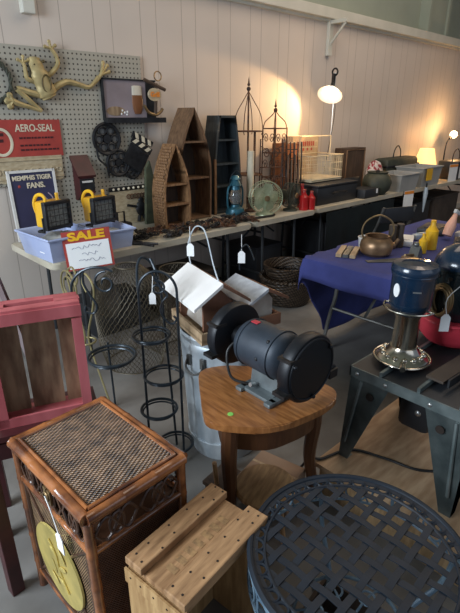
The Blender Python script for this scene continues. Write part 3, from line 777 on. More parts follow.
# ------------------------------------------------------------ iron bits on the first table
random.seed(11)
def chain(pts, lr=.012, m='rust'):
    b = nb(); P = spline(pts, 4); 
    for i in range(0, len(P) - 1):
        d = (P[i + 1] - P[i]); 
        if d.length < 1e-5: continue
        mm = Matrix.Translation(P[i]) @ d.to_track_quat('X', 'Z').to_matrix().to_4x4() @ T(0, 0, 0, 90 if i % 2 else 20)
        tube(b, [mm @ Vector((lr * 1.5 * math.cos(a), lr * math.sin(a), 0)) for a in [2 * PI * k / 10 for k in range(10)]], lr * .32, 5, True)
    return b
spots = [('rusty chain coiled at the bin end of the table', 1.88, 2.98, 0), ('rusty chain heaped in front of the carved board', 2.02, 3.12, 1), ('dark chain spilling toward the table front edge', 2.10, 2.90, 0),
         ('rust brown chain in front of the small arched shelf', 2.32, 2.98, 1), ('short chain beneath the arched shelf front', 2.50, 2.93, 0), ('red brown chain before the tall brown boat shelf', 2.72, 3.02, 1), ('chain lying at the joint of the two tables', 2.84, 2.92, 0)]
for lb, x, y, k in spots:
    P = [(random.uniform(-.11, .11), random.uniform(-.07, .07), .014 + .014 * (i % 3)) for i in range(8)]
    o = obj('chain', chain(P, .013), ('rust', 'darkiron')[1 - k if x > 2.2 else 1], None, True, (x, y, TT)); tag(o, lb, 'chain', 'rusty chains on the first table')
for i in range(16):
    x = 1.95 + .068 * i + random.uniform(-.02, .02); y = 2.93 + .13 * (i % 2) + random.uniform(-.03, .03)
    P = [(random.uniform(-.08, .08), random.uniform(-.06, .06), .020 + .012 * (k % 3)) for k in range(6)]
    o = obj('chain', chain(P, .012), ('rust', 'darkiron')[(i + (x < 2.3)) % 2], None, True, (x, y, TT)); tag(o, 'tangled rusty chain in the heap along the table before the boat shelves', 'chain', 'tangled chains before the boat shelves')
hooks = [('iron hook hanging over the table edge under the carved board', 1.80, 2.86), ('dark trap spring left of the arched shelf', 2.16, 3.02), ('rusty clamp in front of the tall brown boat shelf', 2.62, 2.90), ('rusty tongs lying by the lantern', 2.98, 3.02), ('rusty pincers between the lantern and the table edge', 3.02, 2.93)]
for i, (lb, x, y) in enumerate(hooks):
    t = thing('iron_tongs', lb, 'tool', (x, y, TT + .012), random.uniform(0, 180), 'rusty hand tools on the first table')
    for s in (-1, 1): obj('arm', tube(nb(), spline([(-.12, s * .03, 0), (-.02, s * .012, 0), (.0, 0, .004 * s), (.05, -s * .025, 0), (.085, -s * .004, 0)], 4), [.009] * 8 + [.011] * 9, 6), 'rust' if i > 1 else 'darkiron', t)
    obj('rivet', ball(nb(), (0, 0, .006), .012, seg=8), 'darkiron', t)
t = thing('iron_block', 'small dark iron block with a tan box beside the second work light', 'block', (1.86, 3.22, TT))
obj('block', box(nb(), (0, 0, .05), (.14, .1, .10), bev=.01), 'darkiron', t); obj('handle', tube(nb(), [(-.03, 0, .1), (-.03, 0, .18), (.03, 0, .18), (.03, 0, .1)], .008, 6), 'darkiron', t)
t = thing('long_pry_bar', 'dark iron bar lying along the front of the green fan', 'tool', (3.08, 2.93, TT + .012), -8)
obj('shaft', tube(nb(), [(-.2, 0, 0), (.18, 0, 0), (.22, .02, 0)], .010, 6), 'darkiron', t); obj('claw', tube(nb(), [(-.2, 0, 0), (-.23, 0, .02)], .013, 6), 'darkiron', t)

# ------------------------------------------------------------ right end goods
t = thing('round_pot', 'round dark green pot with a fabric heap behind it', 'pot', (5.20, 3.00, TT)); t.scale = (1.15, 1.15, 1.2)
obj('pot_body', lathe(nb(), [(0, 0), (.09, 0), (.135, .05), (.15, .11), (.13, .17), (.10, .20), (.11, .215), (.09, .215), (.0, .20)]), 'potgreen', t)
obj('lid_knob', ball(nb(), (0, 0, .215), .02), 'darkiron', t)
b = nb(); ball(b, (0, 0, .0), .11, (1.4, .8, 1.5), seg=20)
for v in b.verts: v.co *= 1 + random.uniform(-.14, .14)
o = obj('fabric_bundle', b, 'pile', None, True, (5.66, 3.32, TT + .16)); tag(o, 'red and white fabric bundle heaped behind the dark green pot', 'fabric')
bin_('milky clear plastic bin right of the dark green pot', 5.72, 3.02, TT, .46, .36, .20, 'binclear')
bin_('grey clear plastic bin with a yellow tag at the right', 6.35, 3.05, TT, .55, .38, .24, 'binclear')
b = nb(); box(b, (0, 0, 0), (.16, .004, .15)); o = obj('yellow_price_card', b, 'yellow', None, False, (6.22, 2.84, TT + .16)); tag(o, 'yellow price card on the front of the far clear bin', 'price card')
t = thing('hard_case', 'grey green hard case with a thin arched handle on the far table', 'case', (6.35, 3.40, TT))
obj('body', box(nb(), (0, 0, .17), (.85, .24, .34), bev=.05), 'potgreen', t)
obj('lid_band', box(nb(), (0, 0, .24), (.87, .26, .025), bev=.008), 'black', t)
obj('handle', tube(nb(), spline([(-.1, 0, .33), (-.08, 0, .43), (0, 0, .49), (.08, 0, .43), (.1, 0, .33)], 5), .008, 6), 'black', t)
t = thing('table_lamp', 'small table lamp with a glowing cream shade on the far table', 'lamp', (7.15, 3.36, TT))
obj('base', lathe(nb(), [(0, 0), (.07, 0), (.06, .02), (.02, .05), (.03, .1), (.015, .16), (0, .16)]), 'brass', t)
obj('lamp_shade', lathe(nb(), [(.17, .16), (.10, .42), (.097, .42), (.165, .16)], 28), 'glow', t)
t = thing('black_suitcase', 'black suitcase with a thin handle at the right end of the far table', 'case', (7.45, 3.04, TT))
obj('body', box(nb(), (0, 0, .13), (.50, .30, .26), bev=.02), 'darkbox', t)
obj('handle', tube(nb(), spline([(-.12, 0, .25), (-.1, 0, .36), (0, 0, .42), (.1, 0, .36), (.12, 0, .25)], 5), .008, 6), 'boatin', t)
obj('tag', box(nb(), (-.1, -.153, .1), (.16, .004, .16)), 'paper', t, False)
t = thing('desk_lamp', 'black desk lamp with a bare lit bulb at the right end of the far table', 'lamp', (7.82, 3.38, TT))
obj('base', lathe(nb(), [(0, 0), (.08, 0), (.08, .02), (.02, .03), (0, .03)]), 'black', t)
obj('stem', tube(nb(), spline([(0, 0, .02), (0, 0, .45), (.06, -.03, .56)], 5), .010, 8), 'black', t)
obj('bulb', ball(nb(), (.10, -.05, .60), .055), 'bulb2', t)
obj('socket', tube(nb(), [(.04, -.02, .54), (.08, -.04, .58)], .022, 8), 'black', t)
for lb, x, w, z_ in (('white price card with orange heading hanging under the clear bin', 5.72, .19, TT - .02), ('white price card with orange heading standing before the black suitcase', 7.05, .2, TT + .215)):
    t = thing('white_price_card', lb, 'price card', (x, 2.835 + (.05 if x > 6 else 0), z_), -8, 'white price cards on the far tables')
    obj('card', box(nb(), (0, 0, -.10), (w, .004, .24)), 'paper', t, False)
    obj('heading', box(nb(), (0, -.003, .0), (w, .003, .035)), 'orange', t, False)
t = thing('blue_umbrella', 'rolled pale blue umbrella hanging from the table edge beside a price card', 'umbrella', (6.12, 2.81, .42))
obj('canopy', lathe(nb(), [(0, 0), (.01, .02), (.03, .25), (.02, .33), (0, .33)], 12), 'galv', t); obj('handle', tube(nb(), [(0, 0, .33), (0, 0, .38)], .01, 6), 'black', t)

# ------------------------------------------------------------ beneath the wall tables
def plainbox(name, label, loc, s, m, rz=0, cat='box', grp=None, lid=True):
    t = thing(name, label, cat, loc, rz, grp)
    obj('body', box(nb(), (0, 0, s[2] / 2), s, bev=.008), m, t)
    if lid: obj('lid', box(nb(), (0, 0, s[2] + .01), (s[0] + .02, s[1] + .02, .025), bev=.006), m, t)
    return t
plainbox('storage_tote', 'dark tote on the floor under the first table, left end', (1.75, 3.3, 0), (.5, .4, .22), 'darkbox')
plainbox('storage_tote', 'brown box on the floor under the boat shelves', (2.38, 3.2, 0), (.50, .42, .34), 'brownbox')
plainbox('storage_tote', 'dark tote under the short table behind the wicker basket', (3.39, 3.25, 0), (.36, .4, .40), 'darkbox')
plainbox('storage_tote', 'tall black tote under the toolbox table', (4.42, 3.2, 0), (.48, .5, .52), 'darkbox')
plainbox('storage_tote', 'dark brown carton under the drill case', (5.02, 3.2, 0), (.55, .5, .48), 'brownbox')
plainbox('storage_tote', 'black tote under the hanging price card', (6.30, 3.2, 0), (.62, .5, .50), 'darkbox')
plainbox('storage_tote', 'dark carton at the far end under the tables', (7.15, 3.2, 0), (.8, .5, .52), 'brownbox')
# baskets
t = thing('wicker_basket', 'round brown wicker basket on the floor beneath the short table', 'basket', (3.20, 2.64, 0))
obj('basket_body', lathe(nb(), [(0, .005), (.20, .005), (.24, .12), (.255, .24), (.235, .24), (.22, .12), (.18, .02), (0, .02)], 32), 'basket', t)
b = nb()
for k in range(40):
    a = 2 * PI * k / 40; ball(b, (.247 * math.cos(a), .247 * math.sin(a), .245), .022, (1, 1, .7), seg=8)
obj('braided_rim', b, 'basket', t)
b = nb(); lathe(b, [(.20, .26), (.215, .30), (.23, .36), (.21, .36), (.19, .28)], 32); o = obj('inner_basket', b, 'basket', t)
# draped dark cloth over table 3 end
b = nb(); N = 24
vs = []
for i in range(N + 1):
    row = []
    for j in range(9):
        x = 3.95 + 1.35 * i / N; z = .70 - .62 * j / 8; y = 2.80 + .025 * math.sin(i * 1.1) * (j / 8) - .04 * j / 8
        row.append(b.verts.new((x, y, z)))
    vs.append(row)
for i in range(N):
    for j in range(8): b.faces.new((vs[i][j], vs[i + 1][j], vs[i + 1][j + 1], vs[i][j + 1]))
bmesh.ops.solidify(b, geom=b.faces[:], thickness=.006)
o = obj('table_skirt_cloth', b, 'darkcloth', None, True); tag(o, 'dark teal cloth hanging in folds below the toolbox table front', 'cloth')
# folding chair
t = thing('folding_chair', 'grey metal folding chair facing the tables behind the copper kettle', 'chair', (4.35, 2.35, 0), 160)
b = nb(); 
for s in (-1, 1): obj('leg', tube(nb(), [(s * .2, -.22, 0), (s * .2, .10, .62), (s * .19, .16, .80)], .012, 8), 'grey', t); obj('leg', tube(nb(), [(s * .18, .22, 0), (s * .18, -.16, .45)], .012, 8), 'grey', t)
obj('seat', box(nb(), (0, 0, .45), (.38, .36, .025), bev=.008), 'darkbox', t)
obj('backrest', box(nb(), (0, .14, .72), (.40, .02, .14), bev=.006), 'darkbox', t)
obj('stretcher', tube(nb(), [(-.2, -.14, .14), (.2, -.14, .14)], .009, 6), 'grey', t)

# ------------------------------------------------------------ wire plant stands
def scroll(c, r, turns, a0, ax='x', n=26, sgn=1):
    P = []
    for k in range(n + 1):
        t_ = k / n; a = a0 + sgn * turns * 2 * PI * t_; q = r * (1 - .75 * t_)
        u, v = q * math.cos(a), q * math.sin(a)
        P.append((c[0], c[1] + u, c[2] + v) if ax == 'x' else (c[0] + u, c[1], c[2] + v))
    return P
t = thing('ring_plant_stand', 'black wire plant stand with three rings and arched top, left of the galvanised can', 'plant stand', (1.06, 1.585, 0), 47)
b = nb(); q = .082; zt = .905
P = [(0, q, 0), (0, q, zt)] + [(0, q * math.cos(a), zt + q * 1.15 * math.sin(a)) for a in [PI * k / 16 for k in range(1, 16)]] + [(0, -q, zt), (0, -q, 0)]
tube(b, P, .006, 8); obj('front_arch', b, 'wire', t)
b = nb(); tube(b, spline([(.14, -.03, 0), (.10, -.01, .65), (.08, .0, .90), (.07, .03, 1.01), (.05, .065, 1.045), (.03, .085, 1.01), (.01, .086, .91)], 6), .006, 8)
tube(b, spline([(.05, .03, 1.04), (.03, .01, 1.0), (.0, .0, .965)], 5), .006, 8); obj('rear_leg', b, 'wire', t)
b = nb(); tube(b, spline([(0, .02, .99), (0, .0, .95), (0, -.02, .92), (0, -.04, .89), (0, -.018, .86), (0, -.01, .81), (0, -.04, .765), (0, -.062, .76), (0, -.075, .78), (0, -.064, .795)], 6), .005, 8)
tube(b, scroll((0, .0, .925), .036, 1.2, 1.2), .005, 8); obj('scroll', b, 'wire', t)
for z, cx, cy, r in ((.715, -.02, .035, .082), (.485, .03, .0, .090), (.34, -.03, .02, .082), (.10, .03, -.04, .085)):
    b = nb(); tube(b, circ((cx, cy, z), r, 32), .0065, 8, True); tube(b, circ((cx, cy, z - .012), r * .92, 32), .004, 6, True); obj('ring_holder', b, 'wire', t)
b = nb(); prism(b, [(-.014, -.026), (.014, -.026), (.014, .014), (.005, .026), (-.005, .026), (-.014, .014)], -.001, .001, 'x', T(-.02, .02, .885)); tube(b, [(-.02, .02, .91), (-.01, .015, .98)], .0015, 5); obj('price_tag', b, 'paper', t, False)

t = thing('ring_plant_stand', 'black wire plant stand with curled top standing behind the red crate', 'plant stand', (1.03, 2.10, .0), 47); t.scale = (1, 1, 1.03)
b = nb(); P = [(0, .12, 0), (0, .12, .76)] + [(0, -.02 + .14 * math.cos(a), .76 + .12 * math.sin(a)) for a in [PI * k / 16 for k in range(1, 12)]]
tube(b, P, .007, 8); tube(b, scroll((0, -.055, .80), .06, 1.3, PI / 2 + .1, sgn=-1), .006, 8); obj('arch', b, 'wire', t)
b = nb(); tube(b, spline([(0, .05, .865), (0, .055, .80), (0, .03, .74), (0, .0, .68), (0, .02, .64), (0, .06, .65), (0, .055, .68)], 6), .006, 8); obj('scroll', b, 'wire', t)
b = nb(); tube(b, [(.0, .12, .42), (.0, .12, 0)], .006, 8); tube(b, [(.12, .0, .42), (.14, 0, 0)], .006, 8); obj('legs', b, 'wire', t)
b = nb(); tube(b, circ((.0, -.05, .40), .125, 32), .008, 8, True); tube(b, circ((.0, -.05, .385), .115, 32), .005, 6, True); obj('ring_holder', b, 'wire', t)

t = thing('gold_wire_stand', 'pale gold wire scroll stand tangled behind the red crate', 'plant stand', (1.10, 2.42, 0))
b = nb()
for s in (-1, 1): tube(b, spline([(0, s * .22, 0), (0, s * .05, .30), (0, s * .03, .42), (0, s * .12, .60), (0, s * .16, .74), (0, s * .08, .80), (0, s * .03, .74), (0, s * .07, .69)], 6), .006, 8)
obj('scroll_legs', b, 'goldwire', t)
b = nb(); tube(b, circ((0, .16, .66), .10, 28, 'x'), .006, 8, True); tube(b, circ((0, .16, .66), .065, 28, 'x'), .005, 8, True); obj('hoops', b, 'goldwire', t)
b = nb(); tube(b, circ((0, 0, .36), .05, 20), .006, 6, True); obj('collar', b, 'goldwire', t)

# chicken wire
def wire_mesh(label, loc, prof, seg, rows):
    t = thing('chicken_wire_form', label, 'wire mesh', loc)
    b = nb(); n = len(prof)
    def rad(z):
        for (r0, z0), (r1, z1) in zip(prof, prof[1:]):
            if z0 <= z <= z1: return r0 + (r1 - r0) * (z - z0) / (z1 - z0)
        return prof[-1][0]
    H_ = prof[-1][1]
    for s in (1, -1):
        for k in range(seg):
            P = []
            for j in range(rows + 1):
                z = H_ * j / rows; a = 2 * PI * (k + s * j * .5 + (.16 * s if j % 2 else 0)) / seg; r = rad(z)
                P.append((r * math.cos(a), r * math.sin(a), z))
            tube(b, P, .0018, 3, cap=False)
    obj('wire_netting', b, 'mesh', t)
    for r, z in (prof[0], prof[-1]): obj('rim', tube(nb(), circ((0, 0, z), r, 30), .005, 6, True), 'mesh', t)
    return t
wire_mesh('bulging chicken wire form on the floor below the SALE card', (1.52, 2.60, 0), [(.19, 0), (.23, .15), (.24, .4), (.20, .60), (.08, .70)], 44, 30)
wire_mesh('narrow chicken wire roll standing right of the bulging wire form', (1.88, 2.54, 0), [(.13, 0), (.14, .3), (.13, .62)], 28, 28)
t = thing('galvanised_tray', 'grey metal disc leaning inside the chicken wire below the SALE card', 'tray', (1.50, 2.93, .38), rot=(R(70), 0, R(20)))
obj('disc', lathe(nb(), [(0, 0), (.12, 0), (.14, .01), (.145, .02), (0, .01)], 28), 'grey', t)

# ------------------------------------------------------------ galvanised can with bird feeders
CX, CY = 1.395, 1.53
t = thing('galvanised_trash_can', 'ribbed galvanised steel trash can supporting two bird feeders', 'trash can', (CX, CY, 0), 40)
b = nb(); seg = 96; prof = [(0, .01), (.165, .01), (.17, .0), (.178, .03), (.18, .06), (.205, .56), (.21, .60), (.216, .61), (.216, .63), (.21, .64), (.215, .66), (.222, .67), (.215, .68), (.20, .66), (0, .66)]
lathe(b, prof, seg)
for v in b.verts:
    r = math.hypot(v.co.x, v.co.y)
    if .05 < v.co.z < .57 and r > .1:
        a = math.atan2(v.co.y, v.co.x); k = 1 + .035 * (1 if math.sin(a * 16) > 0 else 0); v.co.x *= k; v.co.y *= k
obj('can_body', b, 'galv', t)
for a in (150, -30):
    m_ = T(0, 0, 0, 0, 0, a); b = nb()
    for yy in (-.04, .04): box(b, (.217, yy, .56), (.012, .022, .05), m_)
    tube(b, [m_ @ Vector(p) for p in spline([(.225, -.045, .565), (.235, -.045, .53), (.24, 0, .505), (.235, .045, .53), (.225, .045, .565)], 5)], .005, 8)
    obj('side_handle', b, 'grey', t)
obj('hoop', tube(nb(), circ((0, 0, .1), .186, 60), .006, 8, True), 'galv', t)

def birdhouse(label, loc, rz, wt, lt, hh, roofm, sidem, bailpts, tagp, half, sc=1, trayc='tan'):
    t = thing('bird_feeder', label, 'bird feeder', loc, rz, 'bird feeders on the galvanised can')
    L = lt; w = wt
    obj('tray_base', box(nb(), (0, 0, .012), (w, L, .022)), trayc, t, False)
    b = nb(); 
    for s in (-1, 1): box(b, (s * (w / 2 - .006), 0, .035), (.012, L, .04)); box(b, (0, s * (L / 2 - .006), .035), (w - .02, .012, .04))
    obj('tray_rim', b, trayc, t, False)
    hw_ = half
    for s in (-1, 1):
        obj('gable_end', prism(nb(), [(-hw_ * .72, .02), (hw_ * .72, .02), (hw_ * .72, hh), (0, hh + .075), (-hw_ * .72, hh)], s * (L / 2 - .045) - .006, s * (L / 2 - .045) + .006), sidem, t, False)
    obj('hopper_panel', box(nb(), (-hw_ * .45, 0, .02 + hh / 2), (.008, L - .10, hh), T(0, 0, 0, 0, 14, 0)), 'birdwhite', t, False)
    obj('hopper_panel', box(nb(), (hw_ * .45, 0, .02 + hh / 2), (.008, L - .10, hh), T(0, 0, 0, 0, -14, 0)), 'birdwhite', t, False)
    rid = hh + (.09 if sc else .06); eav = hh - .0; ov = half + .035
    for s in (-1, 1):
        P = [(0, rid), (s * ov, eav), (s * ov, eav + .014), (0, rid + .016)]
        obj('roof_panel', prism(nb(), P, -L / 2 - .01, L / 2 + .01), roofm if s < 0 else 'birdwood', t, False)
    obj('bail_wire', tube(nb(), spline(bailpts, 6), .003, 6), 'galv' if sc else 'wire', t)
    b = nb(); x, y, z = tagp
    prism(b, [(-.017, -.03), (.017, -.03), (.017, .018), (.006, .03), (-.006, .03), (-.017, .018)], -.001, .001, 'y', T(x, y, z, 0, 0, -40))
    tube(b, [(x, y, z + .028), (x, y, z + .11)], .0015, 5)
    obj('price_tag', b, 'paper', t, False)
    return t
birdhouse('white roofed bird feeder on the left of the galvanised can', (1.285, 1.54, .685), -14.5, .20, .34, .165, 'roofwhite', 'birdwood',
          [(0, .145, .26), (-.01, .15, .36), (0, .10, .45), (0, .02, .47), (0, -.03, .44), (0, -.09, .33), (0, -.145, .26)], (-.01, .125, .345), .10)
birdhouse('smaller bird feeder with a pale weathered roof right behind the white roofed one', (1.515, 1.47, .685), -10, .17, .25, .12, 'greyroof', 'birdwhite',
          [(0, .10, .22), (0, .10, .31), (0, .05, .36), (0, .01, .34), (0, -.02, .30)], (0, .085, .29), .085, 0, 'birdwood')

# ------------------------------------------------------------ oak side table and grinder
TZ = .60
t = thing('oak_side_table', 'golden oak side table with a rounded triangular top under the bench grinder', 'table', (1.2, 1.1, 0))
def arc(p, q, bul, n=10):
    p = Vector(p); q = Vector(q); d = q - p; nrm = Vector((d.y, -d.x)).normalized()
    return [tuple(p + d * (k / n) + nrm * bul * 4 * (k / n) * (1 - k / n)) for k in range(n)]
A_ = (-.315, -.045); B_ = (-.205, -.24) ; 
pts = [(-.285, -.09), (-.27, -.115)]
T6 = [Vector(p) - Vector((1.2, 1.1)) for p in ((.905, 1.105), (.895, 1.062), (.920, 1.010), (1.03, .893), (1.16, .852), (1.30, .835), (1.375, .862), (1.405, .92), (1.375, 1.06), (1.30, 1.22), (1.20, 1.33), (1.10, 1.36), (1.0, 1.24))]
_o = arc((-.27, -.13), (.20, -.235), .055) + arc((.20, -.235), (.275, -.15), .035, 6) + arc((.275, -.15), (.10, .27), .05) + arc((.10, .27), (-.04, .29), .035, 6) + arc((-.04, .29), (-.285, -.10), .045)
_c = T6 + T6[:3]; top = [tuple(p[:2]) for p in spline([(p.x, p.y, 0) for p in [T6[-1]] + T6 + [T6[0], T6[1]]], 3)][3:]; top = top[:len(T6) * 3]
b = prism(nb(), top, TZ - .028, TZ, 'z'); bmesh.ops.bevel(b, geom=[e for e in b.edges if abs(e.verts[0].co.z - e.verts[1].co.z) < 1e-6], offset=.004, segments=2, affect='EDGES')
obj('tabletop', b, 'oak', t)
ap = [(p[0] * .74, p[1] * .74) for p in top]; ain = [(p[0] * .69, p[1] * .69) for p in top]
b = nb(); n = len(ap)
for k in range(n):
    k2 = (k + 1) % n; prism(b, [ap[k], ap[k2], ain[k2], ain[k]], TZ - .155, TZ - .028, 'z')
obj('apron', b, 'oakdark', t)
for (x, y) in ((-.235, -.07), (.165, -.14), (.02, .20)):
    b = nb(); dx, dy = Vector((x, y)).normalized()
    P = spline([(x, y, TZ - .03), (x + dx * .01, y + dy * .01, .42), (x - dx * .0, y - dy * .0, .25), (x + dx * .03, y + dy * .03, .08), (x + dx * .06, y + dy * .06, .012)], 5)
    nn = len(P); tube(b, P, [.034 - .016 * (i / (nn - 1)) for i in range(nn)], 10); obj('leg', b, 'oakdark', t)
o = obj('price_sticker', lathe(nb(), [(0, 0), (.011, 0), (.011, .0012), (0, .0012)], 16, T(-.22, -.055, TZ + .0005)), 'green', t)

GX, GY, GZ = 1.215, 1.095, TZ + .150
t = thing('bench_grinder', 'grey blue double bench grinder with black round guards on the oak table', 'bench grinder', (GX + .005, GY - .005, TZ), -2); t.scale = (1.11, 1.11, 1.11)
az = GZ - TZ
mm = T(0, 0, az, 90)   # lathe axis -> -y..+y
b = nb(); lathe(b, [(0, -.115), (.045, -.115), (.072, -.10), (.083, -.085), (.086, -.06), (.086, .06), (.083, .085), (.072, .10), (.045, .115), (0, .115)], 36, mm); obj('motor_body', b, 'grindblue', t)
for yy in (-.07, .07): obj('motor_band', tube(nb(), circ((0, yy, az), .0865, 36, 'y'), .003, 6, True), 'grindblue', t)
b = nb(); prism(b, [(-.075, .0), (.075, .0), (.075, .012), (.045, .02), (.038, az - .06), (-.038, az - .06), (-.045, .02), (-.075, .012)], -.09, .035); obj('pedestal', b, 'grindgrey', t, False)
b = nb(); box(b, (0, -.03, .008), (.17, .17, .016), bev=.005)
for sx in (-1, 1):
    for sy in (-1, 1): box(b, (sx * .082, sy * .07 - .03, .008), (.04, .03, .016), bev=.004)
obj('foot_plate', b, 'grindgrey', t)
for s in (-1, 1):
    y = s * .175
    b = nb(); lathe(b, [(0, -.024), (.104, -.026), (.114, -.022), (.118, -.015), (.118, .016), (.114, .022), (.09, .026), (0, .026)], 40, T(0, y, az, 90)); obj('wheel_guard', b, 'guard', t)
    b = nb(); tube(b, circ((0, y + s * .024, az), .104, 36, 'y'), .004, 6, True); 
    for k in range(3):
        a = k * 2.1 + .6; ball(b, (.1 * math.cos(a), y + s * .03, az + .1 * math.sin(a)), .008, seg=8)
    obj('guard_cover_rim', b, 'guard', t)
    obj('tool_rest', box(nb(), (-.10, y, az - .055), (.06, .05, .012)), 'darkiron', t); obj('spark_shield', box(nb(), (-.085, y, az + .06), (.05, .055, .01)), 'darkiron', t)
    obj('shaft_neck', lathe(nb(), [(0, -.03), (.04, -.03), (.035, .03), (0, .03)], 18, T(0, s * .13, az, 90)), 'guard', t)
b = nb(); ball(b, (-.055, -.055, az + .062), .008, seg=8); ball(b, (-.084, -.03, az), .007, seg=8); obj('screws', b, 'black', t)
b = nb(); box(b, (-.01, .05, az + .087), (.02, .03, .003), T(0, 0, 0)); obj('red_sticker', b, 'redplastic', t, False)
b = nb(); tube(b, spline([(-.06, .09, az + .02), (-.10, .10, az - .02), (-.11, .07, .05), (-.085, .02, .035), (-.06, .0, .03)], 6), .005, 8); obj('power_cord', b, 'cord', t)
obj('toggle_switch', tube(nb(), [(-.06, 0, .03), (-.082, 0, .036)], .008, 8), 'bolt', t)
b = nb(); tube(b, spline([(.10, -.18, az - .03), (.14, -.18, az - .05)], 3), .012, 8); box(b, (.12, -.175, az - .06), (.04, .05, .03)); obj('rear_bracket', b, 'guard', t)

# ------------------------------------------------------------ stools and carton beneath
t = thing('small_wooden_stool', 'small round wooden stool between the pine crate and the oak table', 'stool', (1.085, .958, 0), 20)
obj('seat', lathe(nb(), [(0, .245), (.108, .245), (.120, .252), (.120, .265), (.113, .272), (0, .272)], 32), 'stool', t)
for k in range(3):
    a = k * 2.094 + .5; obj('leg', tube(nb(), [(.06 * math.cos(a), .06 * math.sin(a), .25), (.09 * math.cos(a), .09 * math.sin(a), .0)], [.013, .010], 8), 'stool', t)
t = thing('carton', 'cardboard carton with dark printing under the oak table', 'box', (1.262, 1.065, 0), 12)
obj('carton_body', box(nb(), (0, 0, .085), (.16, .22, .17)), 'card', t, False)
b = nb(); 
for k in range(4): box(b, (-.03, -.05 + k * .022, .1705), (.05, .012, .001))
for k in range(3): box(b, (-.081, -.04 + k * .03, .10), (.002, .02, .05))
obj('printing', b, 'ink', t, False)
obj('tape', box(nb(), (.0, 0, .1705), (.012, .22, .001)), 'tan', t, False)
t = thing('wooden_peg_frame', 'upside down small wooden frame with two light pegs under the oak table', 'frame', (1.10, 1.215, 0), 10)
obj('board', box(nb(), (0, 0, .12), (.15, .12, .018)), 'boatin', t, False)
for s in (-1, 1): obj('peg', tube(nb(), [(s * .05, 0, .125), (s * .065, 0, .25)], .010, 8), 'stool', t)
for s in (-1, 1): obj('support', box(nb(), (s * .06, 0, .055), (.018, .10, .11)), 'boatin', t, False)

# ------------------------------------------------------------ pine crate (upside down)
t = thing('pine_crate', 'old nail marked pine crate turned upside down beside the bamboo cabinet', 'crate', (.612, .778, 0), 8)
w, d, h = .355, .225, .5
def slab(c, s, m='pine', name='board', mat_=None): return obj(name, box(nb(), c, s, mat_, bev=.003), m, t, False)
obj('top_panel', box(nb(), (0, 0, h - .028), (w - .02, d - .01, .018)), 'pine', t, False)
obj('top_batten', box(nb(), (0, d / 2 - .034, h - .0065), (w, .066, .025), bev=.003), 'pine', t, False)
obj('top_batten', box(nb(), (0, -d / 2 + .037, h - .0065), (w, .072, .025), bev=.003), 'pine', t, False)
for s in (-1, 1): obj('end_panel', box(nb(), (s * (w / 2 - .010), 0, (h - .04) / 2), (.018, d, h - .04), bev=.002), 'pineside', t, False)
obj('side_panel', box(nb(), (0, d / 2 - .009, (h - .04) / 2), (w - .04, .016, h - .04)), 'pineside', t, False)
obj('end_batten', box(nb(), (-w / 2 - .0005, 0, h - .06), (.006, d + .004, .05)), 'pineside', t, False)
for x in (-.16, -.10, -.03, .05, .12, .16):
    for y in (d / 2 - .02, d / 2 - .055, -d / 2 + .02, -d / 2 + .058):
        obj('nail', lathe(nb(), [(0, 0), (.0035, 0), (.0035, .0012), (0, .0012)], 8, T(x + random.uniform(-.01, .01), y + random.uniform(-.006, .006), h + .0055)), 'nail', t)
for y in (-.09, -.05, 0, .05, .09): obj('nail', lathe(nb(), [(0, 0), (.0032, 0), (.0032, .0012), (0, .0012)], 8, T(-w / 2 - .0035, y, h - .055, 0, -90)), 'nail', t)
b = nb()
for k in range(7): box(b, (-.11 + k * .035, .0, h - .0185), (.02, .035, .001), T(0, 0, 0))
obj('faded_stencil', b, 'stencil', t, False)

# ------------------------------------------------------------ bamboo cabinet
BX0, BX1, BY0, BY1, BH = .345, .675, .935, 1.385, .65
w, d = BX1 - BX0, BY1 - BY0
t = thing('bamboo_cabinet', 'burnt bamboo and woven cane cabinet with a gold disc on its door', 'cabinet', ((BX0 + BX1) / 2, (BY0 + BY1) / 2, 0), 3)
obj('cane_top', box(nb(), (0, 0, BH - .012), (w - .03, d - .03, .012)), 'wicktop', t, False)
def bam(a, b_, r, nn=4):
    """a bamboo pole with swollen nodes"""
    a = Vector(a); b_ = Vector(b_); P = []; rr = []
    for k in range(nn):
        for u, q in ((.0, 1.10), (.05, 1.0), (.5, .96), (.95, 1.0)):
            P.append(a + (b_ - a) * ((k + u) / nn)); rr.append(r * q)
    P.append(b_); rr.append(r * 1.1); return tube(nb(), P, rr, 12)
r = .017
for (x0, y0, x1, y1) in ((-w / 2, -d / 2, w / 2, -d / 2), (w / 2, -d / 2, w / 2, d / 2), (w / 2, d / 2, -w / 2, d / 2), (-w / 2, d / 2, -w / 2, -d / 2)):
    obj('top_rail', bam((x0, y0, BH - .018), (x1, y1, BH - .018), r, 3), 'bamboo', t)
    obj('top_bead', tube(nb(), [(x0 * .9, y0 * .92, BH - .004), (x1 * .9, y1 * .92, BH - .004)], .006, 8), 'bamboo', t)
    obj('upper_rail', bam((x0 * .97, y0 * .97, BH - .042), (x1 * .97, y1 * .97, BH - .042), .008, 3), 'bamboo', t)
    obj('mid_rail', bam((x0 * .97, y0 * .97, BH - .150), (x1 * .97, y1 * .97, BH - .150), .010, 3), 'bamboo', t)
    obj('bottom_rail', bam((x0 * .97, y0 * .97, .08), (x1 * .97, y1 * .97, .08), .012, 3), 'bamboo', t)
for sx in (-1, 1):
    for sy in (-1, 1): obj('corner_post', bam((sx * w / 2 * .97, sy * d / 2 * .97, 0), (sx * w / 2 * .97, sy * d / 2 * .97, BH - .03), .015, 5), 'bamboo', t)
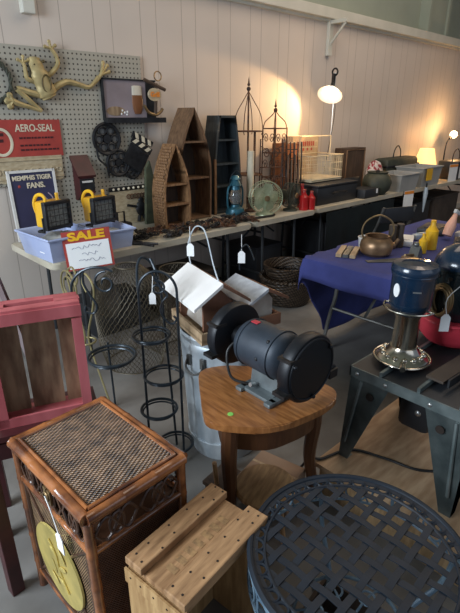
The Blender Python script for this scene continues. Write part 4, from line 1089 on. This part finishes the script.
# side walls (x = -w/2 faces the door side in view)
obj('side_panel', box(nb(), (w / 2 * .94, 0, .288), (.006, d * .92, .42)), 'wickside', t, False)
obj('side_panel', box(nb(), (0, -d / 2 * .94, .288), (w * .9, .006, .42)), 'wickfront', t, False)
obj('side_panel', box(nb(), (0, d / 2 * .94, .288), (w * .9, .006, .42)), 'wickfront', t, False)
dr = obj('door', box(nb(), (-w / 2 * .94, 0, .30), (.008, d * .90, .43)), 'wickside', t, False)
b = nb(); y1 = d * .43
for (ya, za, yb, zb) in ((-y1, .10, 0, .30 + .0), (y1, .10, 0, .3), (-y1, .49, 0, .3), (y1, .49, 0, .3)): tube(b, [(-w / 2 * .94 - .006, ya, za), (-w / 2 * .94 - .006, yb, zb)], .005, 6)
for (ya, za, yb, zb) in ((-y1, .09, y1, .09), (-y1, .495, y1, .495), (-y1, .09, -y1, .495), (y1, .09, y1, .495)): tube(b, [(-w / 2 * .94 - .006, ya, za), (-w / 2 * .94 - .006, yb, zb)], .007, 6)
obj('door_beading', b, 'bamboodark', dr)
b = nb(); lathe(b, [(0, 0), (.143, 0), (.150, .004), (.148, .010), (.136, .008), (0, .012)], 44, T(-w / 2 * .94 - .005, .015, .265, 0, -90)); obj('gold_disc', b, 'medal', dr)
b = nb()
for (yy, zz, a) in ((.03, .32, 20), (-.02, .28, -30), (.04, .25, 70), (-.03, .34, 50), (.0, .21, 0), (.05, .19, 30)): ball(b, (-w / 2 * .94 - .018, yy, zz), .022, (.12, 1.3, .5), T(0, 0, 0, a), 10)
tube(b, spline([(-w / 2 * .94 - .018, -.04, .19), (-w / 2 * .94 - .018, .0, .26), (-w / 2 * .94 - .018, .01, .32), (-w / 2 * .94 - .018, .05, .36)], 5), .003, 6)
obj('disc_relief', b, 'medal', dr)
# fretwork friezes between upper and mid rails
def fret(n, fn):
    b = nb()
    for k in range(n):
        u0 = -.5 + (k + .04) / n; u1 = -.5 + (k + .96) / n; um = (u0 + u1) / 2; zc = BH - .096
        for s in (1, -1):
            P = [fn(u0 + (u1 - u0) * j / 12, zc + s * .040 * math.sin(PI * 2 * j / 12)) for j in range(13)]
            tube(b, P, .0045, 6)
        tube(b, [fn(um + (u1 - u0) * .18 * math.cos(a), zc + .036 * math.sin(a)) for a in [2 * PI * j / 14 for j in range(14)]], .0045, 6, True)
    return b
obj('fretwork', fret(3, lambda u, z: (-w / 2 * .97, u * d * .9, z)), 'bamboodark', t)
obj('fretwork', fret(2, lambda u, z: (u * w * .9, -d / 2 * .97, z)), 'bamboodark', t)
obj('fretwork', fret(3, lambda u, z: (w / 2 * .97, u * d * .9, z)), 'bamboodark', t)
obj('inner_floor', box(nb(), (0, 0, BH - .158), (w * .9, d * .92, .008)), 'bamboodark', t, False)
b = nb()
for s in (-1, 1): box(b, (-w / 2 * .97 - .008, .0 + s * .012, BH - .085), (.006, .018, .05))
tube(b, circ((-w / 2 * .97 - .014, 0, BH - .085), .014, 14, 'x'), .003, 6, True); obj('latch', b, 'brass', t)
b = nb(); xx = -w / 2 - .012
tube(b, spline([(xx, .0, BH - .08), (xx - .004, -.04, BH - .115), (xx - .006, -.07, BH - .17)], 5), .0018, 5)
prism(b, [(-.02, -.035), (.02, -.035), (.02, .02), (.008, .035), (-.008, .035), (-.02, .02)], -.0015, .0015, 'x', T(xx - .008, -.075, BH - .20))
obj('price_tag', b, 'paper', t, False)

# ------------------------------------------------------------ red crate on its dark red stand
t = thing('wooden_stand', 'dark red painted wooden stand under the faded red crate', 'stand', (.53, 1.70, 0), -20)
SH = .49
obj('top_board', box(nb(), (0, 0, SH - .012), (.46, .24, .024)), 'darkred', t, False)
for sx in (-1, 1):
    for sy in (-1, 1): obj('leg', box(nb(), (sx * .20, sy * .09, (SH - .024) / 2), (.04, .04, SH - .024)), 'darkred', t, False)
obj('apron', box(nb(), (0, -.105, SH - .07), (.44, .014, .07)), 'darkred', t, False); obj('apron', box(nb(), (-.232, 0, SH - .07), (.014, .19, .07)), 'darkred', t, False)
t = thing('dark_red_post', 'square dark red wooden post standing left of the bamboo cabinet', 'post', (.255, 1.41, 0), 5)
obj('shaft', box(nb(), (0, 0, .30), (.045, .045, .60), bev=.003), 'darkred', t, False)
w, d, h = .345, .115, .455
t = thing('red_crate', 'faded red wooden crate standing on end with its brown inside showing', 'crate', (.560, 1.685, SH), -20)
obj('bottom_panel', box(nb(), (-.112, d / 2 - .03, h / 2), (w * .33, .012, h - .02)), 'brownboard', t, False)
obj('bottom_panel', box(nb(), (.016, d / 2 - .03, h / 2), (w * .35, .012, h - .02)), 'brownboard', t, False)
obj('bottom_panel', box(nb(), (.125, d / 2 - .03, h / 2), (w * .22, .012, h - .02)), 'brownboard', t, False)
for s in (-1, 1): obj('side_panel', box(nb(), (s * (w / 2 - .009), 0, h / 2), (.018, d, h)), 'pink', t, False)
for z, nm in ((.009, 'end_panel'),): obj(nm, box(nb(), (0, 0, z), (w, d, .018)), 'pink', t, False)
b = nb()   # top end with the hand slot
for c, s in (((0, .038, h + .009), (w, .039, .018)), ((0, -.037, h + .009), (w, .041, .018)), ((-.132, 0, h + .009), (.091, .04, .018)), ((.132, 0, h + .009), (.091, .04, .018))): box(b, c, s)
obj('end_panel', b, 'pink', t, False)
b = nb(); 
for c, s in (((0, -d / 2 - .004, h - .014), (w + .004, .010, .045)), ((-w / 2 + .018, -d / 2 - .004, h / 2 - .02), (.036, .010, h - .05)), ((w / 2 - .018, -d / 2 - .004, h / 2 - .02), (.036, .010, h - .05)), ((0, -d / 2 - .004, .02), (w, .010, .04))): box(b, c, s)
obj('edge_strip', b, 'pink', t, False)
t = thing('leaning_red_pole', 'dark red square pole leaning behind the red crate at the left edge', 'pole', (.80, 2.55, 0))
obj('shaft', tube(nb(), [(.0, -.28, .0), (-.0, .55, .95)], .022, 4), 'darkred', t, False); obj('ferrule', tube(nb(), [(.0, -.285, .004), (0, -.26, .03)], .026, 8), 'black', t)

# ------------------------------------------------------------ blue clothed table
t = thing('folding_table', 'folding table with bent grey legs beneath the royal blue cloth', 'table', (3.33, 1.49, 0))
BT = .735
obj('tabletop', box(nb(), (0, 0, BT - .028), (1.78, .72, .04), bev=.006), 'table', t)
for s in (-1, 1):
    for sy in (-1, 1):
        obj('leg', tube(nb(), spline([(s * .72, sy * .22, BT - .05), (s * .72, sy * .23, .45), (s * .70, sy * .28, .28), (s * .74, sy * .30, .01)], 5), .014, 8), 'grey', t)
    obj('cross_bar', tube(nb(), [(s * .71, -.25, .35), (s * .71, .25, .35)], .010, 8), 'grey', t); obj('brace', tube(nb(), [(s * .71, 0, .35), (s * .35, 0, BT - .05)], .010, 8), 'grey', t)
# cloth with hanging edges
b = nb(); NX, NY = 60, 44; hx, hy = .90, .37
grid_ = []
def fold(x, y):
    """top sheet coordinates to 3-D: beyond the table edge the sheet hangs down"""
    cx = max(-hx, min(hx, x)); cy = max(-hy, min(hy, y)); ex = x - cx; ey = y - cy
    e = math.hypot(ex, ey)
    if e < 1e-6: return (cx, cy, BT)
    nx, ny = ex / e, ey / e
    wav = (.012 * math.sin(x * 11 + y * 13) + .010) * min(1, e / .1)
    return (cx + nx * (.010 + wav + .03 * e), cy + ny * (.010 + wav + .03 * e), BT - max(0, e - .008) * .985)
xs = [-hx - .16] + [-hx - .16 + (2 * hx + .32) * i / NX for i in range(1, NX + 1)]
for i in range(NX + 1):
    row = []
    for j in range(NY + 1):
        k_ = max(0, min(1, (xs[i] + hx) / .35)); y0, y1 = -hy - .17, hy + .20 + .50 * k_ ** 1.2
        y = y0 + (y1 - y0) * j / NY
        row.append(b.verts.new(fold(xs[i], y)))
    grid_.append(row)
for i in range(NX):
    for j in range(NY): b.faces.new((grid_[i][j], grid_[i + 1][j], grid_[i + 1][j + 1], grid_[i][j + 1]))
o = obj('tablecloth', b, 'cloth', None, True, (3.33, 1.49, .006)); tag(o, 'royal blue cloth draped over the small table in the middle', 'tablecloth')
sm = o.modifiers.new('thick', 'SOLIDIFY'); sm.thickness = .003; sm.offset = 0
BZ = .745
# items on it
t = thing('slatted_wood_panel', 'grey brown slatted wooden piece at the left corner of the blue cloth', 'wood slats', (2.68, 1.70, BZ), 25)
for k in range(3): obj('slat', box(nb(), (0, -.045 + k * .045, .012), (.24, .036, .022)), ('tan', 'grey', 'tan')[k], t, False)
t = thing('white_tub', 'small white tub behind the copper kettle', 'tub', (2.88, 1.68, BZ))
obj('tub_body', lathe(nb(), [(0, 0), (.055, 0), (.065, .08), (.061, .08), (.05, .01), (0, .01)], 24), 'white', t); obj('rim', tube(nb(), circ((0, 0, .08), .064, 24), .004, 6, True), 'white', t)
t = thing('copper_kettle', 'worn copper kettle with a tall arched handle on the blue cloth', 'kettle', (2.79, 1.56, BZ), -43)
obj('kettle_body', lathe(nb(), [(0, 0), (.075, 0), (.10, .02), (.108, .06), (.10, .095), (.075, .12), (.078, .13), (.07, .128), (.085, .09), (.08, .03), (0, .012)], 36), 'copper', t)
obj('bail_handle', tube(nb(), spline([(-.088, 0, .11), (-.105, 0, .16), (-.08, 0, .225), (0, 0, .262), (.08, 0, .225), (.105, 0, .16), (.088, 0, .11)], 6), .006, 8), 'brass', t)
obj('spout', tube(nb(), spline([(.09, 0, .05), (.125, 0, .075), (.145, 0, .105)], 5), [.02] * 5 + [.014] * 6, 10), 'copper', t)
for s in (-1, 1): obj('handle_lug', box(nb(), (s * .086, 0, .108), (.012, .03, .03)), 'brass', t, False)
t = thing('hand_saw', 'flat grey metal blade lying in front of the copper kettle', 'tool', (2.72, 1.42, BZ), -35)
obj('blade', prism(nb(), [(-.15, -.02), (.1, -.045), (.1, .045), (-.15, .02)], 0, .004, 'z'), 'grey', t, False); obj('handle', box(nb(), (.14, 0, .012), (.09, .07, .022), bev=.008), 'boat', t)
t = thing('binoculars', 'pair of dark brown binoculars standing behind the kettle', 'binoculars', (3.06, 1.57, BZ), -15)
for s in (-1, 1): obj('barrel', lathe(nb(), [(0, 0), (.034, 0), (.034, .05), (.026, .08), (.028, .16), (.02, .165), (0, .165)], 18, T(s * .036, 0, 0)), 'brownbox', t)
obj('bridge', box(nb(), (0, 0, .10), (.05, .025, .05)), 'darkiron', t)
t = thing('metal_hand_tool', 'grey metal hand tool with a round knob behind the blue heater', 'tool', (2.90, 1.34, BZ), 10)
obj('body', prism(nb(), [(-.07, 0), (.07, 0), (.05, .04), (.0, .085), (-.04, .03)], -.03, .03), 'grey', t, False); obj('knob', ball(nb(), (.0, 0, .09), .02, seg=10), 'grey', t); obj('handle', tube(nb(), [(-.04, 0, .03), (-.15, .02, .05)], .008, 8), 'brass', t)
bottle('yellow_bottle', (3.20, 1.38, BZ), 'large yellow squeeze bottle on the blue cloth', .042, .20, 'yellow', 'yellow bottles on the blue cloth', 'yellow')
bottle('yellow_bottle', (3.06, 1.37, BZ), 'small yellow bottle left of the large yellow bottle', .028, .13, 'yellow', 'yellow bottles on the blue cloth', 'yellow')
t = thing('spray_bottle', 'leaning peach and white spray bottle right of the yellow bottles', 'spray bottle', (3.55, 1.42, BZ + .03), rot=(0, R(25), R(-10)))
obj('bottle_body', lathe(nb(), [(0, 0), (.035, 0), (.038, .08), (.02, .14), (.014, .17), (0, .17)], 18), 'peach', t); obj('trigger_head', box(nb(), (.01, 0, .185), (.07, .025, .03), bev=.005), 'white', t); obj('nozzle', tube(nb(), [(.04, 0, .19), (.065, 0, .19)], .008, 8), 'grey', t)
for i, (x, y, rz, w_, d_, m_, lb) in enumerate(((3.22, 1.58, 25, .22, .12, 'paper', 'white flat packet behind the yellow bottles'), (3.45, 1.55, -20, .18, .05, 'galv', 'pale blue box cutter case beside the white paper'), (3.70, 1.36, 5, .08, .10, 'white', 'white tagged packet near the right of the blue cloth'), (3.44, 1.28, 20, .20, .07, 'darkbox', 'black case lying in front of the spray bottle'), (3.75, 1.60, 10, .3, .2, 'darkbox', 'black bundle at the back right of the blue cloth'))):
    b = nb(); box(b, (0, 0, .02), (w_, d_, .04), bev=.006); box(b, (0, 0, .043), (w_ * .7, d_ * .6, .006)); o = obj('small_packet', b, m_, None, True, (x, y, BZ), rz); tag(o, lb, 'packet')

# ------------------------------------------------------------ plywood platform and tool stand
PZ = .18
t = thing('wooden_pallet_box', 'low pale wooden platform with a plywood top under the black tool stand', 'platform', (1.42, .97, 0))
obj('plywood_sheet', box(nb(), (.60, -.62, PZ - .011), (1.20, 1.24, .022)), 'ply', t, False)
obj('front_board', box(nb(), (.03, -.62, (PZ - .024) / 2), (.022, 1.20, PZ - .026)), 'pallet', t, False)
obj('rear_board', box(nb(), (.60, -.02, (PZ - .024) / 2), (1.12, .022, PZ - .026)), 'pallet', t, False)
for x in (.4, .8, 1.15): obj('bearer', box(nb(), (x, -.63, (PZ - .024) / 2), (.04, 1.18, PZ - .026)), 'pallet', t, False)

SX0, SX1, SY0, SY1, STZ = 1.575, 2.10, .42, .925, .62
t = thing('black_tool_stand', 'black steel tool stand with four splayed legs on the plywood', 'tool stand', ((SX0 + SX1) / 2, (SY0 + SY1) / 2, PZ))
hx, hy = (SX1 - SX0) / 2, (SY1 - SY0) / 2; Hs = STZ - PZ
for sx in (-1, 1):
    for sy in (-1, 1):
        b = nb(); fx, fy = sx * (hx + .035), sy * (hy + .0)
        tx, ty = sx * hx, sy * hy
        # two wide tapering faces meeting in a corner
        def quad(p): 
            vs_ = [b.verts.new(q) for q in p]; b.faces.new(vs_)
        quad([(tx, ty, Hs), (tx, ty - sy * .19, Hs), (fx, fy - sy * .045, 0), (fx, fy, 0)])
        quad([(tx, ty, Hs), (tx - sx * .17, ty, Hs), (fx - sx * .045, fy, 0), (fx, fy, 0)])
        quad([(fx, fy, 0), (fx, fy - sy * .045, 0), (fx - sx * .045, fy - sy * .045, 0.001), (fx - sx * .045, fy, 0)])
        bmesh.ops.solidify(b, geom=b.faces[:], thickness=.005)
        lg = obj('leg', b, 'stand', t, False)
        b = nb(); tube(b, [(tx + sx * .006, ty - sy * .055, Hs - .05), (fx + sx * .004, fy - sy * .025, .09)], .007, 6); obj('pressed_rib', b, 'stand', lg)
        b = nb(); lathe(b, [(0, 0), (.017, 0), (.017, .004), (0, .004)], 14, T(tx + sx * .013, ty - sy * .105, Hs - .10, 0, sx * 90)); obj('hole', b, 'nail', lg)
        b = nb()
        for dy in (.03, .16): ball(b, (tx + sx * .007, ty - sy * dy, Hs - .022), .009, (.6, 1, 1), seg=10)
        ball(b, (fx - sx * .02, fy - sy * .02, .01), .012, seg=8); obj('bolts', b, 'bolt', lg)
b = nb()
for s in (-1, 1): box(b, (s * (hx + .003), 0, Hs - .02), (.006, 2 * hy + .012, .045)); box(b, (0, s * (hy + .003), Hs - .02), (2 * hx + .012, .006, .045))
obj('top_rail', b, 'stand', t, False)
obj('top_plate', box(nb(), (0, 0, Hs), (2 * hx, 2 * hy, .006)), 'darkbox', t, False)
b = nb()
for y in (.12, -.04, -.2): box(b, (0.0, y, Hs + .012), (2 * hx, .012, .022)); 
obj('top_rib', b, 'stand', t, False)
t = thing('thin_board', 'thin dark board lying on the black tool stand right of the blue heater', 'board', (1.86, .60, STZ + .03), -4)
obj('board', box(nb(), (0, 0, .004), (.40, .07, .010)), 'brownbox', t, False); obj('steel_edge', box(nb(), (0, -.055, .010), (.40, .008, .035)), 'black', t, False)
# a hanging sander under the stand
t = thing('power_tool', 'black rounded tool with a silver knob hanging beneath the stand', 'tool', (1.84, .72, PZ + .14))
obj('body', box(nb(), (0, 0, .08), (.13, .15, .20), bev=.03), 'darkbox', t); obj('knob', ball(nb(), (-.055, -.02, .08), .018, seg=10), 'bolt', t); obj('strap', tube(nb(), [(0, 0, .17), (0, 0, .295)], .012, 8), 'darkbox', t)

# black cord over the plywood
o = obj('extension_cord', tube(nb(), spline([(1.47, 1.20, .01), (1.44, 1.08, .05), (1.43, 1.0, .18), (1.45, .955, PZ + .007), (1.60, .90, PZ + .007), (1.66, .76, PZ + .007), (1.70, .62, PZ + .007), (1.82, .52, PZ + .007), (1.98, .50, PZ + .007)], 7), .006, 8), 'cord'); tag(o, 'black electrical cord running over the plywood under the tool stand', 'cord')

# blue enamel heater on chrome neck
HZ = STZ + .024
t = thing('enamel_heater', 'dark blue enamel canister appliance with a chrome neck on the tool stand', 'heater', (1.755, .80, HZ), 8); t.scale = (1.06, 1.06, 1.05)
obj('chrome_base', lathe(nb(), [(0, 0), (.095, 0), (.10, .008), (.092, .016), (.07, .03), (.055, .05), (.052, .056), (0, .056)], 40), 'chrome', t)
b = nb()
for k in range(14):
    a = 2 * PI * k / 14; ball(b, (.078 * math.cos(a), .078 * math.sin(a), .026), .012, (1, 1, .8), seg=8)
obj('base_fluting', b, 'chrome', t)
obj('chrome_neck', lathe(nb(), [(.048, .05), (.046, .18), (.052, .195), (.054, .21)], 36), 'chrome', t)
obj('canister', lathe(nb(), [(.054, .20), (.06, .208), (.072, .225), (.079, .24), (.080, .35), (.082, .355), (.084, .362), (.081, .368), (0, .368)], 44), 'enamel', t)
obj('lid', lathe(nb(), [(.085, .366), (.087, .371), (.086, .388), (.080, .398), (.05, .402), (.048, .398), (0, .398)], 44), 'enamel', t)
b = nb(); m_ = T(0, 0, 0, 0, 0, 163 - 8); lathe(b, [(0, 0), (.018, 0), (.018, .003), (0, .004)], 24, m_ @ T(.0785, 0, .305, 0, 90, 0, (1.5, .8, 1))); obj('oval_badge', b, 'paper', t)
b = nb(); m_ = T(0, 0, 0, 0, 0, 218 - 8); box(b, (.0805, 0, .31), (.002, .03, .005), m_); obj('maker_plate', b, 'bolt', t, False)
b = nb(); tube(b, [(.096 * math.cos(a), .096 * math.sin(a), .225) for a in [R(90) + R(170) * k / 20 for k in range(21)]], .004, 6)
for a in (90, 175, 260): tube(b, [(.07 * math.cos(R(a)), .07 * math.sin(R(a)), .225), (.096 * math.cos(R(a)), .096 * math.sin(R(a)), .225)], .004, 6)
obj('ring_handle', b, 'chrome', t)
obj('valve_spout', tube(nb(), [(-.08, -.03, .014), (-.12, -.045, .012)], .012, 10), 'chrome', t)
obj('foot_ring', tube(nb(), circ((0, 0, .006), .108, 40), .005, 8, True), 'chrome', t)

# second appliance, dome top, red base
t = thing('dome_heater', 'black green dome topped canister appliance at the right edge', 'heater', (2.10, .745, HZ + .12), 0); t.scale = (1.12, 1.12, 1.07)
obj('canister', lathe(nb(), [(0, .0), (.095, .0), (.10, .01), (.10, .20), (.105, .205), (.105, .22), (0, .22)], 40), 'enamel2', t)
obj('dome_lid', lathe(nb(), [(.108, .215), (.108, .225), (.10, .25), (.078, .28), (.045, .30), (.02, .306), (.012, .315), (.014, .33), (0, .334)], 40), 'enamel', t)
b = nb()
for k in range(12):
    a = 2 * PI * k / 12; lathe(b, [(0, 0), (.008, 0), (.008, .003), (0, .003)], 10, T(.1 * math.cos(a), .1 * math.sin(a), .18, 0, 90, math.degrees(a)))
obj('vent_holes', b, 'nail', t)
b = nb()
for k, r_ in enumerate((.055, .062, .068, .06)): tube(b, [(-.125 + .012 * k, .02 + r_ * math.cos(a) * .6, .085 + r_ * math.sin(a)) for a in [2 * PI * j / 26 for j in range(26)]], .006, 7, True)
obj('coiled_tubing', b, 'brass', t)
b = nb(); xx, yy = -.16, -.03; prism(b, [(-.018, -.038), (.018, -.038), (.018, .022), (.007, .036), (-.007, .036), (-.018, .022)], -.0015, .0015, 'y', T(xx, yy, .02, 0, 0, -45)); tube(b, spline([(xx, yy, .055), (xx + .01, yy + .01, .12), (-.08, -.06, .19)], 4), .0018, 5); obj('price_tag', b, 'paper', t, False)
t = thing('red_metal_tub', 'bright red low tub beneath the dome topped appliance', 'tub', (2.10, .745, HZ - .0), 0); t.scale = (1.1, 1.1, 1)
obj('tub_body', lathe(nb(), [(0, .0), (.10, .0), (.125, .03), (.135, .105), (.14, .11), (.135, .118), (0, .118)], 40), 'redplastic', t)
obj('rim', tube(nb(), circ((0, 0, .112), .138, 40), .005, 8, True), 'redplastic', t)

# ------------------------------------------------------------ lattice patio table
t = thing('lattice_patio_table', 'round black blue woven metal patio table in the front right corner', 'table', (.895, .445, 0), 0)
LR, LZ_ = .295, .50
b = nb()
def strap(p, q, z, w_=.013, wave=0, ph=0):
    p = Vector(p); q = Vector(q); d_ = (q - p); L_ = d_.length; d_.normalize(); n_ = Vector((-d_.y, d_.x, 0)); N_ = max(8, int(L_ / .012)); top_ = []; 
    for k in range(N_ + 1):
        c = p + d_ * (L_ * k / N_); s = (c.dot(d_)) ; zz = z + wave * math.sin(PI * s / PITCHL + ph)
        top_.append([b.verts.new((c + n_ * w_)[:2] + (zz + .0015,)), b.verts.new((c - n_ * w_)[:2] + (zz + .0015,)), b.verts.new((c - n_ * w_)[:2] + (zz - .0015,)), b.verts.new((c + n_ * w_)[:2] + (zz - .0015,))])
    for a_, c_ in zip(top_, top_[1:]):
        for k in range(4): b.faces.new((a_[k], a_[(k + 1) % 4], c_[(k + 1) % 4], c_[k]))
    b.faces.new(top_[0]); b.faces.new(top_[-1][::-1])
PITCHL = .053
ang = R(3)
for fam in (0, 1):
    a = ang + fam * PI / 2; dx, dy = math.cos(a), math.sin(a)
    for k in range(-5, 6):
        off = (k + .0) * PITCHL; rr_ = LR - .040
        if abs(off) >= rr_: continue
        L_ = math.sqrt(rr_ ** 2 - off ** 2)
        cx, cy = -dy * off, dx * off
        strap((cx - dx * L_, cy - dy * L_, 0), (cx + dx * L_, cy + dy * L_, 0), LZ_ - .006, .0098, .0022, (k % 2) * PI + fam * PI + PI / 2)
obj('woven_top', b, 'lattice', t, False)
b = nb(); tube(b, circ((0, 0, LZ_ - .006), LR - .040, 72), .005, 6, True)
for k in range(44):
    a = 2 * PI * k / 44; rm = LR - .023; P = []
    for j in range(12):
        q = 2 * PI * j / 12; rr2 = rm + .016 * math.cos(q); aa = a + .064 * math.sin(q); P.append((rr2 * math.cos(aa), rr2 * math.sin(aa), LZ_ - .006))
    tube(b, P, .0045, 5, True)
obj('oval_border', b, 'lattice', t)
b = nb(); tube(b, circ((0, 0, LZ_ - .004), LR, 72), .009, 8, True); lathe(b, [(LR - .022, LZ_ - .004), (LR, LZ_ - .001), (LR, LZ_ - .008), (LR - .022, LZ_ - .007), (LR - .022, LZ_ - .004)], 72); obj('rim', b, 'lattice', t)
b = nb()
lathe(b, [(LR + .003, LZ_ - .006), (LR + .006, LZ_ - .022), (LR + .002, LZ_ - .022), (LR, LZ_ - .006)], 72)
tube(b, circ((0, 0, LZ_ - .10), LR + .002, 72), .005, 6, True)
n = 22
for k in range(n):
    a0 = 2 * PI * k / n; 
    P = []
    for j in range(17):
        q = 2 * PI * j / 16; a = a0 + .115 * math.cos(q); z = LZ_ - .06 + .038 * math.sin(q); P.append(((LR + .003) * math.cos(a), (LR + .003) * math.sin(a), z))
    tube(b, P[:-1], .0035, 6, True)
    a = a0 + PI / n; P = [((LR + .003) * math.cos(a + .05 * math.sin(q)), (LR + .003) * math.sin(a + .05 * math.sin(q)), LZ_ - .022 - .078 * q / PI) for q in [PI * j / 8 for j in range(9)]]; tube(b, P, .003, 5)
obj('skirt', b, 'latticeside', t)
for k in range(4):
    a = R(45 + 90 * k + 10); c, s = math.cos(a), math.sin(a)
    P = spline([(LR * c, LR * s, LZ_ - .09), (LR * .9 * c, LR * .9 * s, .32), (LR * .55 * c, LR * .55 * s, .2), (LR * .75 * c, LR * .75 * s, .06), (LR * .98 * c, LR * .98 * s, .012)], 6)
    obj('leg', tube(nb(), P, .008, 8), 'latticeside', t)
b = nb(); tube(b, circ((0, 0, .2), LR * .56, 36), .006, 8, True)
for k in range(6):
    a = k * PI / 3; tube(b, [(LR * .56 * math.cos(a) * u, LR * .56 * math.sin(a) * u, .2 + .03 * math.sin(PI * u)) for u in (0, .25, .5, .75, 1)], .004, 6); tube(b, [((.10 + .025 * math.cos(q)) * math.cos(a) - .025 * math.sin(q) * math.sin(a), (.10 + .025 * math.cos(q)) * math.sin(a) + .025 * math.sin(q) * math.cos(a), .225) for q in [2 * PI * j / 14 for j in range(14)]], .004, 6, True)
obj('lower_ring', b, 'latticeside', t)
# low dark crate added to darken what shows through the lattice
slatbox('wooden_crate', 'dark low wooden crate added beneath the lattice patio table to darken the view', (.90, .46, 0), .30, .28, .14, 'boatin', 8, 2)

# ------------------------------------------------------------ light
wd = bpy.data.worlds.new('world'); S.world = wd; wd.use_nodes = True
bg = wd.node_tree.nodes['Background']; bg.inputs[0].default_value = (.62, .76, 1.0, 1); bg.inputs[1].default_value = .27
def area(name, loc, target, size, power, col, sy=None):
    l = bpy.data.lights.new(name, 'AREA'); l.energy = power; l.color = col; l.size = size
    if sy: l.shape = 'RECTANGLE'; l.size_y = sy
    o = bpy.data.objects.new(name, l); C.objects.link(o); o.location = loc
    o.rotation_euler = (Vector(target) - Vector(loc)).to_track_quat('-Z', 'Y').to_euler(); return o
area('window_daylight', (-1.9, 1.9, 2.1), (1.3, 1.3, .5), 1.6, 170, (.80, .90, 1.0), 1.6)
area('storefront_daylight', (1.5, -3.0, 2.4), (2.2, 1.5, .8), 4.0, 22, (.80, .88, 1.0), 2.0)
def spot(name, loc, target, power, deg, blend, col, r=.03):
    l = bpy.data.lights.new(name, 'SPOT'); l.energy = power; l.spot_size = R(deg); l.spot_blend = blend; l.color = col; l.shadow_soft_size = r
    o = bpy.data.objects.new(name, l); C.objects.link(o); o.location = loc
    o.rotation_euler = (Vector(target) - Vector(loc)).to_track_quat('-Z', 'Y').to_euler(); return o
spot('clamp_lamp_beam', (4.62, 3.22, 1.80), (3.9, 3.6, 1.50), 48, 75, .25, (1, .62, .28))
def point(name, loc, power, col, r=.05):
    l = bpy.data.lights.new(name, 'POINT'); l.energy = power; l.color = col; l.shadow_soft_size = r
    o = bpy.data.objects.new(name, l); C.objects.link(o); o.location = loc; return o
point('clamp_lamp_light', (4.45, 3.08, 1.55), 7, (1, .66, .34), .12)
point('desk_lamp_light', (7.86, 3.22, 1.38), 18, (1, .58, .25))
point('shade_lamp_light', (7.15, 3.36, 1.05), 2, (1, .6, .25))
area('overhead_warm_fill', (4.6, 1.6, 4.1), (4.6, 1.8, 0), 4.5, 85, (1, .82, .66), 2.5)  # added warm fill from above, no fixture modelled; warms the back wall

vs_ = S.view_settings; S.display_settings.display_device = 'sRGB'
vs_.view_transform = 'Standard'; vs_.look = 'None'; vs_.exposure = 0; vs_.gamma = 1; vs_.use_curve_mapping = False
